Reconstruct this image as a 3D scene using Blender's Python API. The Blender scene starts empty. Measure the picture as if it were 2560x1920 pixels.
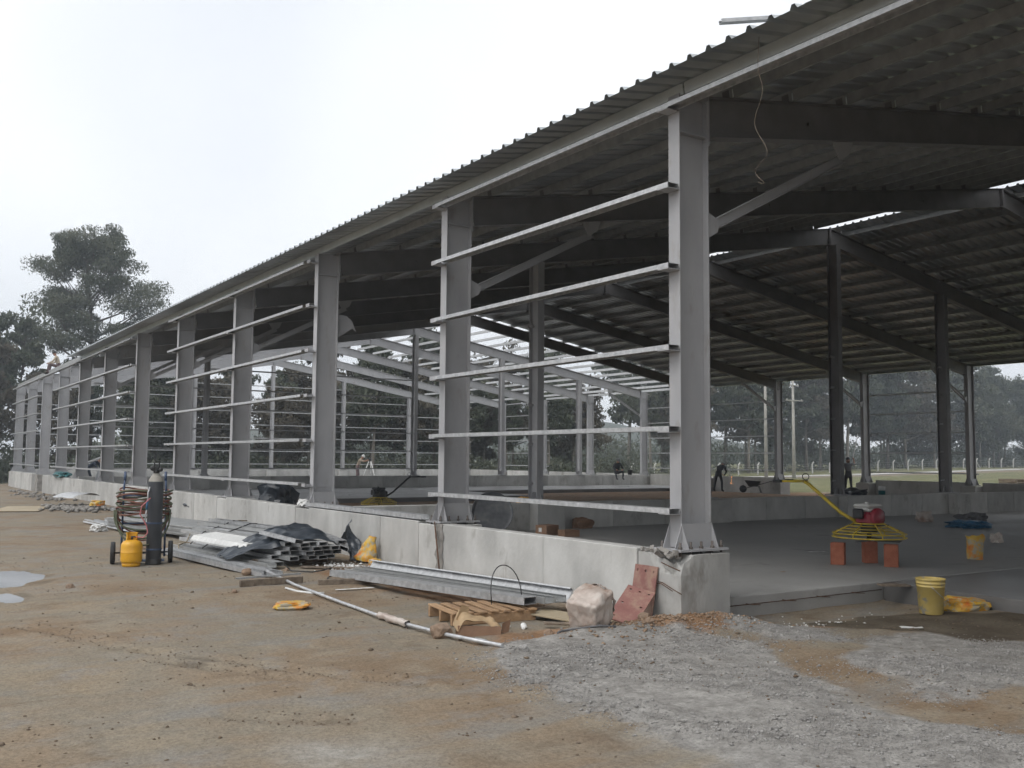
import bpy, bmesh, math, random
import numpy as np
from mathutils import Vector, Matrix, noise

R = math.radians
scene = bpy.context.scene
COL = scene.collection
rng = random.Random(7)

# ---------------------------------------------------------------- camera
cam_d = bpy.data.cameras.new('camera')
cam = bpy.data.objects.new('camera', cam_d)
COL.objects.link(cam)
YAW, PITCH, ROLL = 0.5871, 0.0771, 0.0082
fw = Vector((math.sin(YAW) * math.cos(PITCH), math.cos(YAW) * math.cos(PITCH), math.sin(PITCH)))
rt0 = Vector((math.cos(YAW), -math.sin(YAW), 0.0))
up0 = rt0.cross(fw)
rt = rt0 * math.cos(ROLL) + up0 * math.sin(ROLL)
up = up0 * math.cos(ROLL) - rt0 * math.sin(ROLL)
m = Matrix((rt, up, -fw)).transposed().to_4x4()
m.translation = (-7.1023, -7.6386, 1.6617)
cam.matrix_world = m
cam_d.sensor_width = 36.0
cam_d.lens = 36.0 * 2417.28 / 2560.0
cam_d.clip_start = 0.05
cam_d.clip_end = 3000.0
scene.camera = cam

# ---------------------------------------------------------------- world: bright overcast sky
SUN_EL, SUN_AZ = R(52), R(-98)          # sun direction seen from the scene: azimuth measured from +Y towards +X
world = bpy.data.worlds.new('World')
scene.world = world
world.use_nodes = True
wn, wl = world.node_tree.nodes, world.node_tree.links
wn.clear()
sky = wn.new('ShaderNodeTexSky')
sky.sky_type = 'NISHITA'
sky.sun_disc = False
sky.sun_elevation = SUN_EL
sky.sun_rotation = SUN_AZ
sky.air_density = 1.0
sky.dust_density = 4.0
hs = wn.new('ShaderNodeHueSaturation')
hs.inputs['Saturation'].default_value = 0.35
wl.new(sky.outputs[0], hs.inputs['Color'])
sc_ = wn.new('ShaderNodeVectorMath'); sc_.operation = 'SCALE'; sc_.inputs['Scale'].default_value = 0.10
wl.new(hs.outputs[0], sc_.inputs[0])
tc = wn.new('ShaderNodeTexCoord')
cl = wn.new('ShaderNodeTexNoise'); cl.inputs['Scale'].default_value = 1.3; cl.inputs['Detail'].default_value = 3.0
mpw = wn.new('ShaderNodeMapping'); mpw.inputs['Location'].default_value = (0.9, 0.2, 0.0)
wl.new(tc.outputs['Generated'], mpw.inputs['Vector']); wl.new(mpw.outputs[0], cl.inputs['Vector'])
cr = wn.new('ShaderNodeValToRGB')
cr.color_ramp.elements[0].position = 0.30; cr.color_ramp.elements[0].color = (0.61, 0.645, 0.70, 1)
cr.color_ramp.elements[1].position = 0.62; cr.color_ramp.elements[1].color = (0.93, 0.94, 0.955, 1)
wl.new(cl.outputs['Fac'], cr.inputs['Fac'])
mx = wn.new('ShaderNodeMix'); mx.data_type = 'RGBA'; mx.inputs['Factor'].default_value = 0.82   # cloud cover
wl.new(sc_.outputs[0], mx.inputs['A'])
wl.new(cr.outputs[0], mx.inputs['B'])
bg = wn.new('ShaderNodeBackground'); bg.inputs['Strength'].default_value = 1.0
wl.new(mx.outputs['Result'], bg.inputs['Color'])
wo = wn.new('ShaderNodeOutputWorld')
wl.new(bg.outputs[0], wo.inputs['Surface'])

sun_d = bpy.data.lights.new('sun', 'SUN')
sun_d.energy = 0.8
sun_d.angle = R(25)
sun_d.color = (1.0, 0.97, 0.93)
sun = bpy.data.objects.new('sun', sun_d)
COL.objects.link(sun)
sdir = Vector((math.sin(SUN_AZ) * math.cos(SUN_EL), math.cos(SUN_AZ) * math.cos(SUN_EL), math.sin(SUN_EL)))
sun.rotation_euler = sdir.to_track_quat('Z', 'Y').to_euler()
sun.location = (-20, 0, 40)

vs = scene.view_settings
vs.view_transform = 'Standard'; vs.look = 'None'; vs.gamma = 1.0; vs.exposure = 0.62
vs.use_curve_mapping = False
scene.render.engine = 'CYCLES'
cy = scene.cycles
cy.use_denoising = True
cy.use_adaptive_sampling = True; cy.adaptive_threshold = 0.035
cy.max_bounces = 4; cy.diffuse_bounces = 2; cy.glossy_bounces = 2; cy.transmission_bounces = 4; cy.transparent_max_bounces = 6
cy.volume_bounces = 0
cy.caustics_reflective = False; cy.caustics_refractive = False

# ---------------------------------------------------------------- builders
def V3(p): return Vector(p)

class MB:
    """collects faces of one mesh"""
    def __init__(self):
        self.v = []; self.f = []; self.mi = []; self.cur = 0; self.sm = []; self.smooth = False
    def add(self, vs, fs):
        b = len(self.v); self.v += [tuple(p) for p in vs]
        for f in fs:
            self.f.append(tuple(i + b for i in f)); self.mi.append(self.cur); self.sm.append(self.smooth)
        return self
    def box(self, x0, x1, y0, y1, z0, z1):
        return self.add([(x0,y0,z0),(x1,y0,z0),(x1,y1,z0),(x0,y1,z0),(x0,y0,z1),(x1,y0,z1),(x1,y1,z1),(x0,y1,z1)],
                        [(0,3,2,1),(4,5,6,7),(0,1,5,4),(1,2,6,5),(2,3,7,6),(3,0,4,7)])
    def cbox(self, x0, x1, y0, y1, z0, z1, c=0.01):
        """box with chamfered edges"""
        P = []; 
        xs=(x0,x1); ys=(y0,y1); zs=(z0,z1)
        idx = {}
        for i in (0,1):
            for j in (0,1):
                for k in (0,1):
                    sx = c if i==0 else -c; sy = c if j==0 else -c; sz = c if k==0 else -c
                    for ax in range(3):
                        p=[xs[i]+sx, ys[j]+sy, zs[k]+sz]
                        p[ax] = (xs[i],ys[j],zs[k])[ax]
                        idx[(i,j,k,ax)] = len(P); P.append(tuple(p))
        F=[]
        def q(a,b,c_,d): F.append((idx[a],idx[b],idx[c_],idx[d]))
        for ax in range(3):
            o=[a for a in range(3) if a!=ax]
            for s in (0,1):
                def key(u,w):
                    t=[0,0,0]; t[ax]=s; t[o[0]]=u; t[o[1]]=w; return (t[0],t[1],t[2],ax)
                q(key(0,0),key(1,0),key(1,1),key(0,1))
        for ax in range(3):           # edge chamfers along ax
            o=[a for a in range(3) if a!=ax]
            for u in (0,1):
                for w in (0,1):
                    def key(s,a):
                        t=[0,0,0]; t[ax]=s; t[o[0]]=u; t[o[1]]=w; return (t[0],t[1],t[2],a)
                    q(key(0,o[0]),key(1,o[0]),key(1,o[1]),key(0,o[1]))
        for i in (0,1):
            for j in (0,1):
                for k in (0,1):
                    F.append((idx[(i,j,k,0)],idx[(i,j,k,1)],idx[(i,j,k,2)]))
        return self.add(P,F)
    def obox(self, c, s, M=None):
        """box of size s centred on c, turned by 3x3 M"""
        c = Vector(c); M = M or Matrix.Identity(3)
        vs = []
        for z in (-.5,.5):
            for (x,y) in ((-.5,-.5),(.5,-.5),(.5,.5),(-.5,.5)):
                vs.append(c + M @ Vector((x*s[0], y*s[1], z*s[2])))
        return self.add(vs, [(0,3,2,1),(4,5,6,7),(0,1,5,4),(1,2,6,5),(2,3,7,6),(3,0,4,7)])
    def beam(self, p0, p1, prof, upv=(0,0,1), closed=True, cap=True):
        p0, p1 = Vector(p0), Vector(p1)
        d = (p1-p0).normalized(); u_ = Vector(upv)
        side = d.cross(u_).normalized(); u2 = side.cross(d).normalized()
        n = len(prof); vs=[]
        for p in (p0,p1):
            for a,b in prof: vs.append(p + side*a + u2*b)
        fs = [(i,(i+1)%n,n+(i+1)%n,n+i) for i in range(n if closed else n-1)]
        if cap and closed: fs += [tuple(range(n-1,-1,-1)), tuple(range(n,2*n))]
        return self.add(vs, fs)
    def tube(self, path, r, n=8, cap=True):
        path = [Vector(p) for p in path]; k = len(path)
        rs = r if isinstance(r,(list,tuple)) else [r]*k
        vs=[]; fs=[]; prev=None
        for i,p in enumerate(path):
            d = (path[min(i+1,k-1)]-path[max(i-1,0)])
            d = d.normalized() if d.length>1e-9 else Vector((0,0,1))
            if prev is None:
                a = d.cross(Vector((0,0,1)));
                if a.length<1e-3: a = d.cross(Vector((1,0,0)))
                a.normalize()
            else:
                a = prev - d*prev.dot(d)
                a = a.normalized() if a.length>1e-6 else d.orthogonal().normalized()
            prev = a; b = d.cross(a)
            for j in range(n):
                t = 2*math.pi*j/n
                vs.append(p + (a*math.cos(t)+b*math.sin(t))*rs[i])
        for i in range(k-1):
            for j in range(n):
                fs.append((i*n+j, i*n+(j+1)%n, (i+1)*n+(j+1)%n, (i+1)*n+j))
        if cap: fs += [tuple(range(n-1,-1,-1)), tuple(range((k-1)*n,k*n))]
        o = self.smooth; self.smooth = True; self.add(vs, fs[:len(fs)-(2 if cap else 0)]); 
        if cap:
            b0 = len(self.v)-len(vs); self.smooth=False
            for f in fs[-2:]:
                self.f.append(tuple(i+b0 for i in f)); self.mi.append(self.cur); self.sm.append(False)
        self.smooth = o
        return self
    def lathe(self, prof, n=20, c=(0,0,0), M=None, smooth=True):
        c = Vector(c); M = M or Matrix.Identity(3); vs=[]; fs=[]
        k=len(prof)
        for r_,z in prof:
            for j in range(n):
                t=2*math.pi*j/n
                vs.append(c + M @ Vector((r_*math.cos(t), r_*math.sin(t), z)))
        for i in range(k-1):
            for j in range(n):
                fs.append((i*n+j, i*n+(j+1)%n, (i+1)*n+(j+1)%n, (i+1)*n+j))
        o=self.smooth; self.smooth=smooth; self.add(vs,fs); self.smooth=o
        return self
    def grid(self, nu, nv, fn, closed_u=False):
        vs=[fn(i/(nu if closed_u else nu-1), j/(nv-1)) for j in range(nv) for i in range(nu)]
        fs=[]
        for j in range(nv-1):
            for i in range(nu if closed_u else nu-1):
                i2=(i+1)%nu
                fs.append((j*nu+i, j*nu+i2, (j+1)*nu+i2, (j+1)*nu+i))
        o=self.smooth; self.smooth=True; self.add(vs,fs); self.smooth=o
        return self
    def mesh(self, name, mats):
        me = bpy.data.meshes.new(name)
        me.from_pydata(self.v, [], self.f)
        for mt in (mats if isinstance(mats,(list,tuple)) else [mats]): me.materials.append(mt)
        me.polygons.foreach_set('material_index', self.mi)
        me.polygons.foreach_set('use_smooth', self.sm)
        me.update()
        return me
    def build(self, name, mats, parent=None, **kw):
        return link(name, self.mesh(name, mats), parent, **kw)

def link(name, me, parent=None, loc=(0,0,0), rot=(0,0,0), label=None, cat=None, group=None, kind=None, world=False):
    o = bpy.data.objects.new(name, me)
    COL.objects.link(o)
    o.location = loc; o.rotation_euler = rot
    if parent is not None:
        o.parent = parent
        if world: o.location = Vector(loc) - Vector(parent.location)
    return tag(o, label, cat, group, kind)

def tag(o, label=None, cat=None, group=None, kind=None):
    if label: o['label'] = label
    if cat: o['category'] = cat
    if group: o['group'] = group
    if kind: o['kind'] = kind
    return o

def thing(name, label, cat, loc=(0,0,0), rz=0.0, group=None, rot=None):
    o = bpy.data.objects.new(name, None)
    COL.objects.link(o)
    o.empty_display_size = 0.2
    o.location = loc; o.rotation_euler = rot if rot else (0,0,rz)
    return tag(o, label, cat, group)

def copy_tree(o, parent=None):
    c = o.copy(); COL.objects.link(c); c.parent = parent
    for ch in list(o.children): copy_tree(ch, c)
    return c

def rotm(rx=0, ry=0, rz=0):
    from mathutils import Euler
    return Euler((rx,ry,rz)).to_matrix()

def nz(x, y, z=0.0): return noise.noise(Vector((x,y,z)))

# ---------------------------------------------------------------- materials
def new_mat(name):
    mt = bpy.data.materials.new(name); mt.use_nodes = True
    n = mt.node_tree.nodes; l = mt.node_tree.links
    b = n['Principled BSDF']
    return mt, n, l, b

def ramp(n, stops):
    r = n.new('ShaderNodeValToRGB'); e = r.color_ramp.elements
    while len(e) < len(stops): e.new(0.5)
    for el,(p,c) in zip(e,stops):
        el.position = p; el.color = (*c,1) if len(c)==3 else c
    return r

def surf(name, cols, rough=0.6, metal=0.0, scale=4.0, detail=4.0, bump=0.0, bscale=30.0, stretch=(1,1,1), var=0.10,
         spots=None, spec=0.5, space='Object', rvar=0.0):
    """procedural surface: noise between colours, object-to-object variation, optional dirt spots, fine relief"""
    mt,n,l,b = new_mat(name)
    tc = n.new('ShaderNodeTexCoord'); mp = n.new('ShaderNodeMapping')
    mp.inputs['Scale'].default_value = stretch
    oi = n.new('ShaderNodeObjectInfo')
    ad = n.new('ShaderNodeVectorMath'); ad.operation='ADD'
    sc = n.new('ShaderNodeMath'); sc.operation='MULTIPLY'; sc.inputs[1].default_value=37.0
    l.new(oi.outputs['Random'], sc.inputs[0])
    if space == 'World':
        ge = n.new('ShaderNodeNewGeometry'); l.new(ge.outputs['Position'], ad.inputs[0])
    else:
        l.new(tc.outputs['Object'], ad.inputs[0])
        l.new(sc.outputs[0], ad.inputs[1])
    l.new(ad.outputs[0], mp.inputs['Vector'])
    no = n.new('ShaderNodeTexNoise'); no.inputs['Scale'].default_value=scale; no.inputs['Detail'].default_value=detail; no.inputs['Roughness'].default_value=0.6
    l.new(mp.outputs[0], no.inputs['Vector'])
    k=len(cols); st=[(0.32+0.36*i/max(1,k-1), c) for i,c in enumerate(cols)]
    rp = ramp(n, st); l.new(no.outputs['Fac'], rp.inputs['Fac'])
    out = rp.outputs['Color']
    if spots:
        sscale, lo, hi, scol = spots
        n2 = n.new('ShaderNodeTexNoise'); n2.inputs['Scale'].default_value=sscale; n2.inputs['Detail'].default_value=4; n2.inputs['Roughness'].default_value=0.7
        l.new(mp.outputs[0], n2.inputs['Vector'])
        r2 = ramp(n, [(lo,(0,0,0)),(hi,(1,1,1))]); l.new(n2.outputs['Fac'], r2.inputs['Fac'])
        mxx = n.new('ShaderNodeMix'); mxx.data_type='RGBA'; l.new(r2.outputs['Color'], mxx.inputs['Factor'])
        l.new(out, mxx.inputs['A']); mxx.inputs['B'].default_value=(*scol,1); out = mxx.outputs['Result']
    if var>0:
        mr = n.new('ShaderNodeMapRange'); mr.inputs['To Min'].default_value=1-var; mr.inputs['To Max'].default_value=1+var
        l.new(oi.outputs['Random'], mr.inputs['Value'])
        vm = n.new('ShaderNodeVectorMath'); vm.operation='SCALE'
        l.new(out, vm.inputs[0]); l.new(mr.outputs[0], vm.inputs['Scale']); out = vm.outputs[0]
    l.new(out, b.inputs['Base Color'])
    b.inputs['Roughness'].default_value=rough; b.inputs['Metallic'].default_value=metal
    b.inputs['Specular IOR Level'].default_value=spec
    if rvar>0:
        mr2=n.new('ShaderNodeMapRange'); mr2.inputs['To Min'].default_value=max(0.03,rough-rvar); mr2.inputs['To Max'].default_value=min(1,rough+rvar)
        mr2.inputs['From Min'].default_value=.3; mr2.inputs['From Max'].default_value=.7
        l.new(no.outputs['Fac'], mr2.inputs['Value']); l.new(mr2.outputs[0], b.inputs['Roughness'])
    if bump>0:
        n3 = n.new('ShaderNodeTexNoise'); n3.inputs['Scale'].default_value=bscale; n3.inputs['Detail'].default_value=2.5
        l.new(mp.outputs[0], n3.inputs['Vector'])
        bp = n.new('ShaderNodeBump'); bp.inputs['Strength'].default_value=bump; bp.inputs['Distance'].default_value=0.02
        l.new(n3.outputs['Fac'], bp.inputs['Height']); l.new(bp.outputs[0], b.inputs['Normal'])
    return mt

M = {}
M['paint']    = surf('grey_steel_paint', [(0.335,0.335,0.345),(0.40,0.398,0.405)], rough=0.5, scale=2.5, bump=0.05, bscale=60, var=0.06, stretch=(1,1,.35), spots=(4.5,0.58,0.80,(0.27,0.245,0.215)), rvar=.1)
M['rafter']   = surf('shaded_steel_paint', [(0.155,0.150,0.150),(0.20,0.193,0.193)], rough=0.55, scale=2.5, bump=0.05, bscale=60, var=0.05)  # same grey steel paint, with the shade under the roof put into the colour
M['galv']     = surf('galvanised_steel', [(0.36,0.365,0.37),(0.47,0.475,0.48),(0.58,0.585,0.59)], rough=0.45, metal=0.5, scale=14, bump=0.05, bscale=40, var=0.12, rvar=0.12)
M['roofing']  = surf('roof_sheet_metal', [(0.40,0.422,0.425),(0.52,0.545,0.548)], rough=0.33, metal=0.8, scale=1.5, var=0.10)
M['purlin']   = surf('purlin_steel', [(0.29,0.295,0.292),(0.40,0.405,0.40)], rough=0.5, metal=0.4, scale=6, var=0.12)
M['concrete'] = surf('cast_concrete', [(0.35,0.345,0.33),(0.44,0.435,0.415),(0.52,0.515,0.495)], rough=0.85, scale=1.6, detail=5, bump=0.25, bscale=25, stretch=(1,1,0.55), var=0.14, spots=(2.2,0.58,0.74,(0.25,0.235,0.21)), spec=0.3)
M['concrete_d']= surf('rough_concrete', [(0.17,0.16,0.145),(0.27,0.255,0.235),(0.33,0.31,0.285)], rough=0.95, scale=5, detail=5, bump=0.6, bscale=20, var=0.08, spec=0.2)
M['slab']     = surf('floor_concrete', [(0.26,0.256,0.247),(0.335,0.33,0.318),(0.40,0.395,0.382)], rough=0.62, scale=0.55, detail=5, bump=0.10, bscale=14, var=0.0, spots=(1.1,0.58,0.74,(0.22,0.212,0.20)), rvar=0.14)
M['wet']      = surf('wet_concrete', [(0.10,0.098,0.095),(0.17,0.165,0.16),(0.22,0.215,0.21)], rough=0.40, scale=0.4, detail=4, bump=0.05, bscale=5, var=0.0, rvar=0.16)
M['rust']     = surf('rusty_steel', [(0.07,0.04,0.028),(0.16,0.085,0.05)], rough=0.85, metal=0.2, scale=20)
M['red_plate']= surf('red_primer_steel', [(0.23,0.10,0.085),(0.30,0.15,0.125)], rough=0.75, scale=6, spots=(3.0,0.48,0.66,(0.34,0.235,0.17)), bump=0.08, var=0.06)
M['black_rub']= surf('black_rubber', [(0.015,0.015,0.016),(0.03,0.03,0.03)], rough=0.7, scale=10)
M['wood']     = surf('pallet_wood', [(0.27,0.16,0.085),(0.40,0.26,0.145)], rough=0.8, scale=3, stretch=(1,6,6), bump=0.2, bscale=12, var=0.15)
M['old_wood'] = surf('weathered_wood', [(0.13,0.10,0.075),(0.25,0.20,0.15)], rough=0.9, scale=3, stretch=(5,1,5), bump=0.3, var=0.15)
M['ply']      = surf('plywood', [(0.33,0.27,0.18),(0.42,0.35,0.24)], rough=0.8, scale=3, bump=0.1, var=0.05)
M['brick']    = surf('orange_clay_brick', [(0.30,0.095,0.052),(0.40,0.145,0.085)], rough=0.9, scale=9, bump=0.3, bscale=40, var=0.1)
# ---------------------------------------------------------------- ground
def sstep(a,b,x):
    t = min(1,max(0,(x-a)/(b-a))); return t*t*(3-2*t)

def seg_d(px,py,a,b):
    ax,ay=a; bx,by=b; dx,dy=bx-ax,by-ay
    t=max(0,min(1,((px-ax)*dx+(py-ay)*dy)/(dx*dx+dy*dy)))
    return math.hypot(px-ax-dx*t, py-ay-dy*t)

def poly_d(px,py,P):
    """signed distance to polygon, positive inside"""
    ins=False; d=1e9; n=len(P)
    for i in range(n):
        a=P[i]; b=P[(i+1)%n]
        d=min(d,seg_d(px,py,a,b))
        if (a[1]>py)!=(b[1]>py) and px < (b[0]-a[0])*(py-a[1])/(b[1]-a[1])+a[0]: ins=not ins
    return d if ins else -d

GRAVEL = [[(-2.73, -0.68), (-2.14, -0.4), (-1.29, -0.25), (-0.85, -0.74), (-0.56, -1.28), (-0.66, -2.01), (-1.14, -2.78), (-1.62, -3.68), (-1.19, -4.43), (-2.23, -4.98), (-3.22, -4.12), (-3.04, -3.69), (-2.94, -3.28), (-2.95, -2.88), (-3.03, -2.6), (-2.86, -1.81)],
          [(0.74, -1.89), (1.48, -1.98), (1.83, -2.81), (0.14, -3.75), (-0.47, -3.61), (-0.93, -3.55), (-0.41, -3.06), (-0.32, -2.53)],
          [(0.57, -0.44), (0.88, -0.79), (0.74, -1.48), (0.34, -2.04), (-0.11, -1.64), (-0.12, -1.1)]]
DUST = [[(-3.04, -3.16), (-2.78, -3.2), (-2.02, -3.03), (-1.38, -2.97), (-1.42, -3.54), (-1.65, -4.03), (-2.3, -3.85), (-2.96, -3.74)],[(-4.86, -2.24), (-4.46, -2.38), (-4.57, -2.73), (-4.91, -2.61)]]
DAMP = [(1.37, -0.75), (2.34, -0.85), (3.74, -1.79), (1.98, -2.77), (1.41, -2.48), (1.64, -1.87), (1.15, -1.43)]
RUTS = [((-5.05,1.05),(-4.25,-0.25)),((-5.02,0.50),(-4.3,-0.6)),((-5.75,2.85),(-5.2,1.3)),((-5.1,-1.35),(-4.45,-1.85)),((-4.25,-0.25),(-3.6,-1.2))]
PUDDLES = [(-5.28,7.1,0.42,1.05),(-5.62,5.2,0.22,0.55),(-6.2,6.6,0.8,1.4)]

def gravel_mask(x,y):
    d=max(poly_d(x,y,P) for P in GRAVEL)
    return sstep(-0.45,0.32, d+0.20*nz(x*1.6,y*1.6,3.0)+0.10*nz(x*5,y*5,5.0))

def dust_mask(x,y):
    d=max(poly_d(x,y,P) for P in DUST)
    return sstep(-.35,.25,d+.25*nz(x*1.7,y*1.7,13.0))

def gz(x,y):
    """height of the ground"""
    near = 1.0/(1.0+((x+4)**2+(y+1)**2)/900.0)
    h = near*(0.030*nz(x*0.35,y*0.35,1.7)+0.016*nz(x*1.1,y*1.1,4.1)+0.010*nz(x*3.1,y*3.1,9.0)+0.006*nz(x*8.3,y*8.3,2.0))
    if x<0.5: h += -0.15*sstep(20,56,y)
    if x>36: h += -0.15*sstep(36,60,x)+0.65*sstep(55,137,x)*min(1.6,max(0.0,x)/100.0+0.3)
    inside = sstep(0.12,0.22,x)*sstep(30.75,30.6,x)*sstep(9.35,9.55,y)*sstep(55.1,54.95,y)
    h = h*(1-inside) + inside*(0.08+0.03*nz(x*0.5,y*0.5))
    if -8<x<6 and -8<y<12:
        # soil heaped against the wall end and the gravel tip
        h += 0.10*math.exp(-(((x+0.35)/0.75)**2+((y+0.62)/0.34)**2)) *(1+0.8*nz(x*4,y*4,7))
        h += 0.06*math.exp(-(((x+1.2)/0.6)**2+((y+0.35)/0.4)**2))*(1+0.8*nz(x*5,y*5,3))
        h += 0.04*sstep(-1.0,-0.25,x)*sstep(1.5,-0.3,y)*sstep(0.6,0.2,x)
        h += -0.085*sstep(.35,.8,x)*sstep(-1.5,-.35,y)*sstep(4.2,3.4,x)
        h += 0.035*gravel_mask(x,y)*(1+0.5*nz(x*2,y*2,11))
        for a,b in RUTS:
            d=seg_d(x,y,a,b)+0.05*nz(x*3,y*3,8)
            h += -0.014*math.exp(-(d/0.09)**2)+0.012*math.exp(-((d-0.15)/0.06)**2)*(1+nz(x*9,y*9,1))
        for (px,py,rx,ry) in PUDDLES:
            h += -0.045*math.exp(-(((x-px)/rx)**2+((y-py)/ry)**2)*1.2)
    return h

def axis_pts(lo,hi,dense):
    out=[]; 
    for a,b,s in dense:
        n=max(1,int(round((b-a)/s)))
        out+= [a+(b-a)*i/n for i in range(n)]
    out.append(dense[-1][1])
    return [lo]+out+[hi] if lo<out[0] else out

gx = axis_pts(-300,420,[(-240,-60,60),(-60,-16,4),(-16,-7.2,.5),(-7.2,3.6,.055),(3.6,12,.4),(12,60,2.4),(60,200,7),(200,400,50)])
gy = axis_pts(-200,420,[(-150,-30,60),(-30,-6.5,2.5),(-6.5,3.2,.055),(3.2,9.6,.10),(9.6,30,.4),(30,60,1.0),(60,140,4),(140,400,40)])
gv=[]; gm=[]; dm_=[]
for yy in gy:
    for xx in gx:
        gv.append((xx,yy,gz(xx,yy)))
        g = gravel_mask(xx,yy) if (-6<xx<5 and -8<yy<3) else 0.0
        # orange subsoil by the wall, grass field east of the shed
        o_ = 0.0
        if -8<xx<8 and -8<yy<14:
            o_ = max(math.exp(-(((xx+0.4)/1.1)**2+((yy+0.65)/0.55)**2)), 0.8*math.exp(-(((xx+1.9)/0.8)**2+((yy+0.2)/0.5)**2)),
                     0.75*math.exp(-((xx+1.0)/0.8)**2)*sstep(0.5,2.0,yy)*sstep(9,5,yy), 0.5*math.exp(-(((xx-1.2)/1.2)**2+((yy+1.0)/0.5)**2)))
        elif 9<yy<56 and 0.2<xx<30.7: o_=0.55
        elif 30.7<=xx<36 and 17<yy<32: o_=0.8
        gr_ = sstep(31.5,35,xx)*(1-0.9*sstep(58,62,yy+0.02*xx)*sstep(69,66,yy))
        if 18<yy<27 and xx<38: gr_*=0.3
        if xx<=30.7: gr_ = 0.7*sstep(57,62,yy)
        rut_=max([0.0]+[(.40+.25*nz(xx*1.6,yy*1.6,12))*math.exp(-((seg_d(xx,yy,a_,b_)+.08*nz(xx*3,yy*3,8))/.14)**2) for a_,b_ in RUTS]) if (-7<xx<-3 and -3<yy<4) else 0.0
        dm_.append((max(rut_,sstep(-.35,.25,poly_d(xx,yy,DAMP)+.2*nz(xx*2,yy*2,6)) if (0<xx<6 and -5<yy<1) else 0.0, max([0.0]+[0.42*math.exp(-max(0,(((xx-px)/(rx*1.5))**2+((yy-py)/(ry*1.3))**2)-.55)*2.2) for (px,py,rx,ry) in PUDDLES]) if (-9<xx<-3.5 and 3<yy<10) else 0.0),0,0,1))
        gm.append((g,o_,gr_,dust_mask(xx,yy) if (-7<xx<4 and -7<yy<3) else 0.0))
nx_=len(gx); gf=[(j*nx_+i,j*nx_+i+1,(j+1)*nx_+i+1,(j+1)*nx_+i) for j in range(len(gy)-1) for i in range(nx_-1)]
me = bpy.data.meshes.new('ground'); me.from_pydata(gv,[],gf)
at = me.color_attributes.new('cover','FLOAT_COLOR','POINT')
at.data.foreach_set('color', np.array(gm,dtype=np.float32).ravel())
at2 = me.color_attributes.new('damp','FLOAT_COLOR','POINT')
at2.data.foreach_set('color', np.array(dm_,dtype=np.float32).ravel())
me.polygons.foreach_set('use_smooth',[True]*len(gf))

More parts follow.
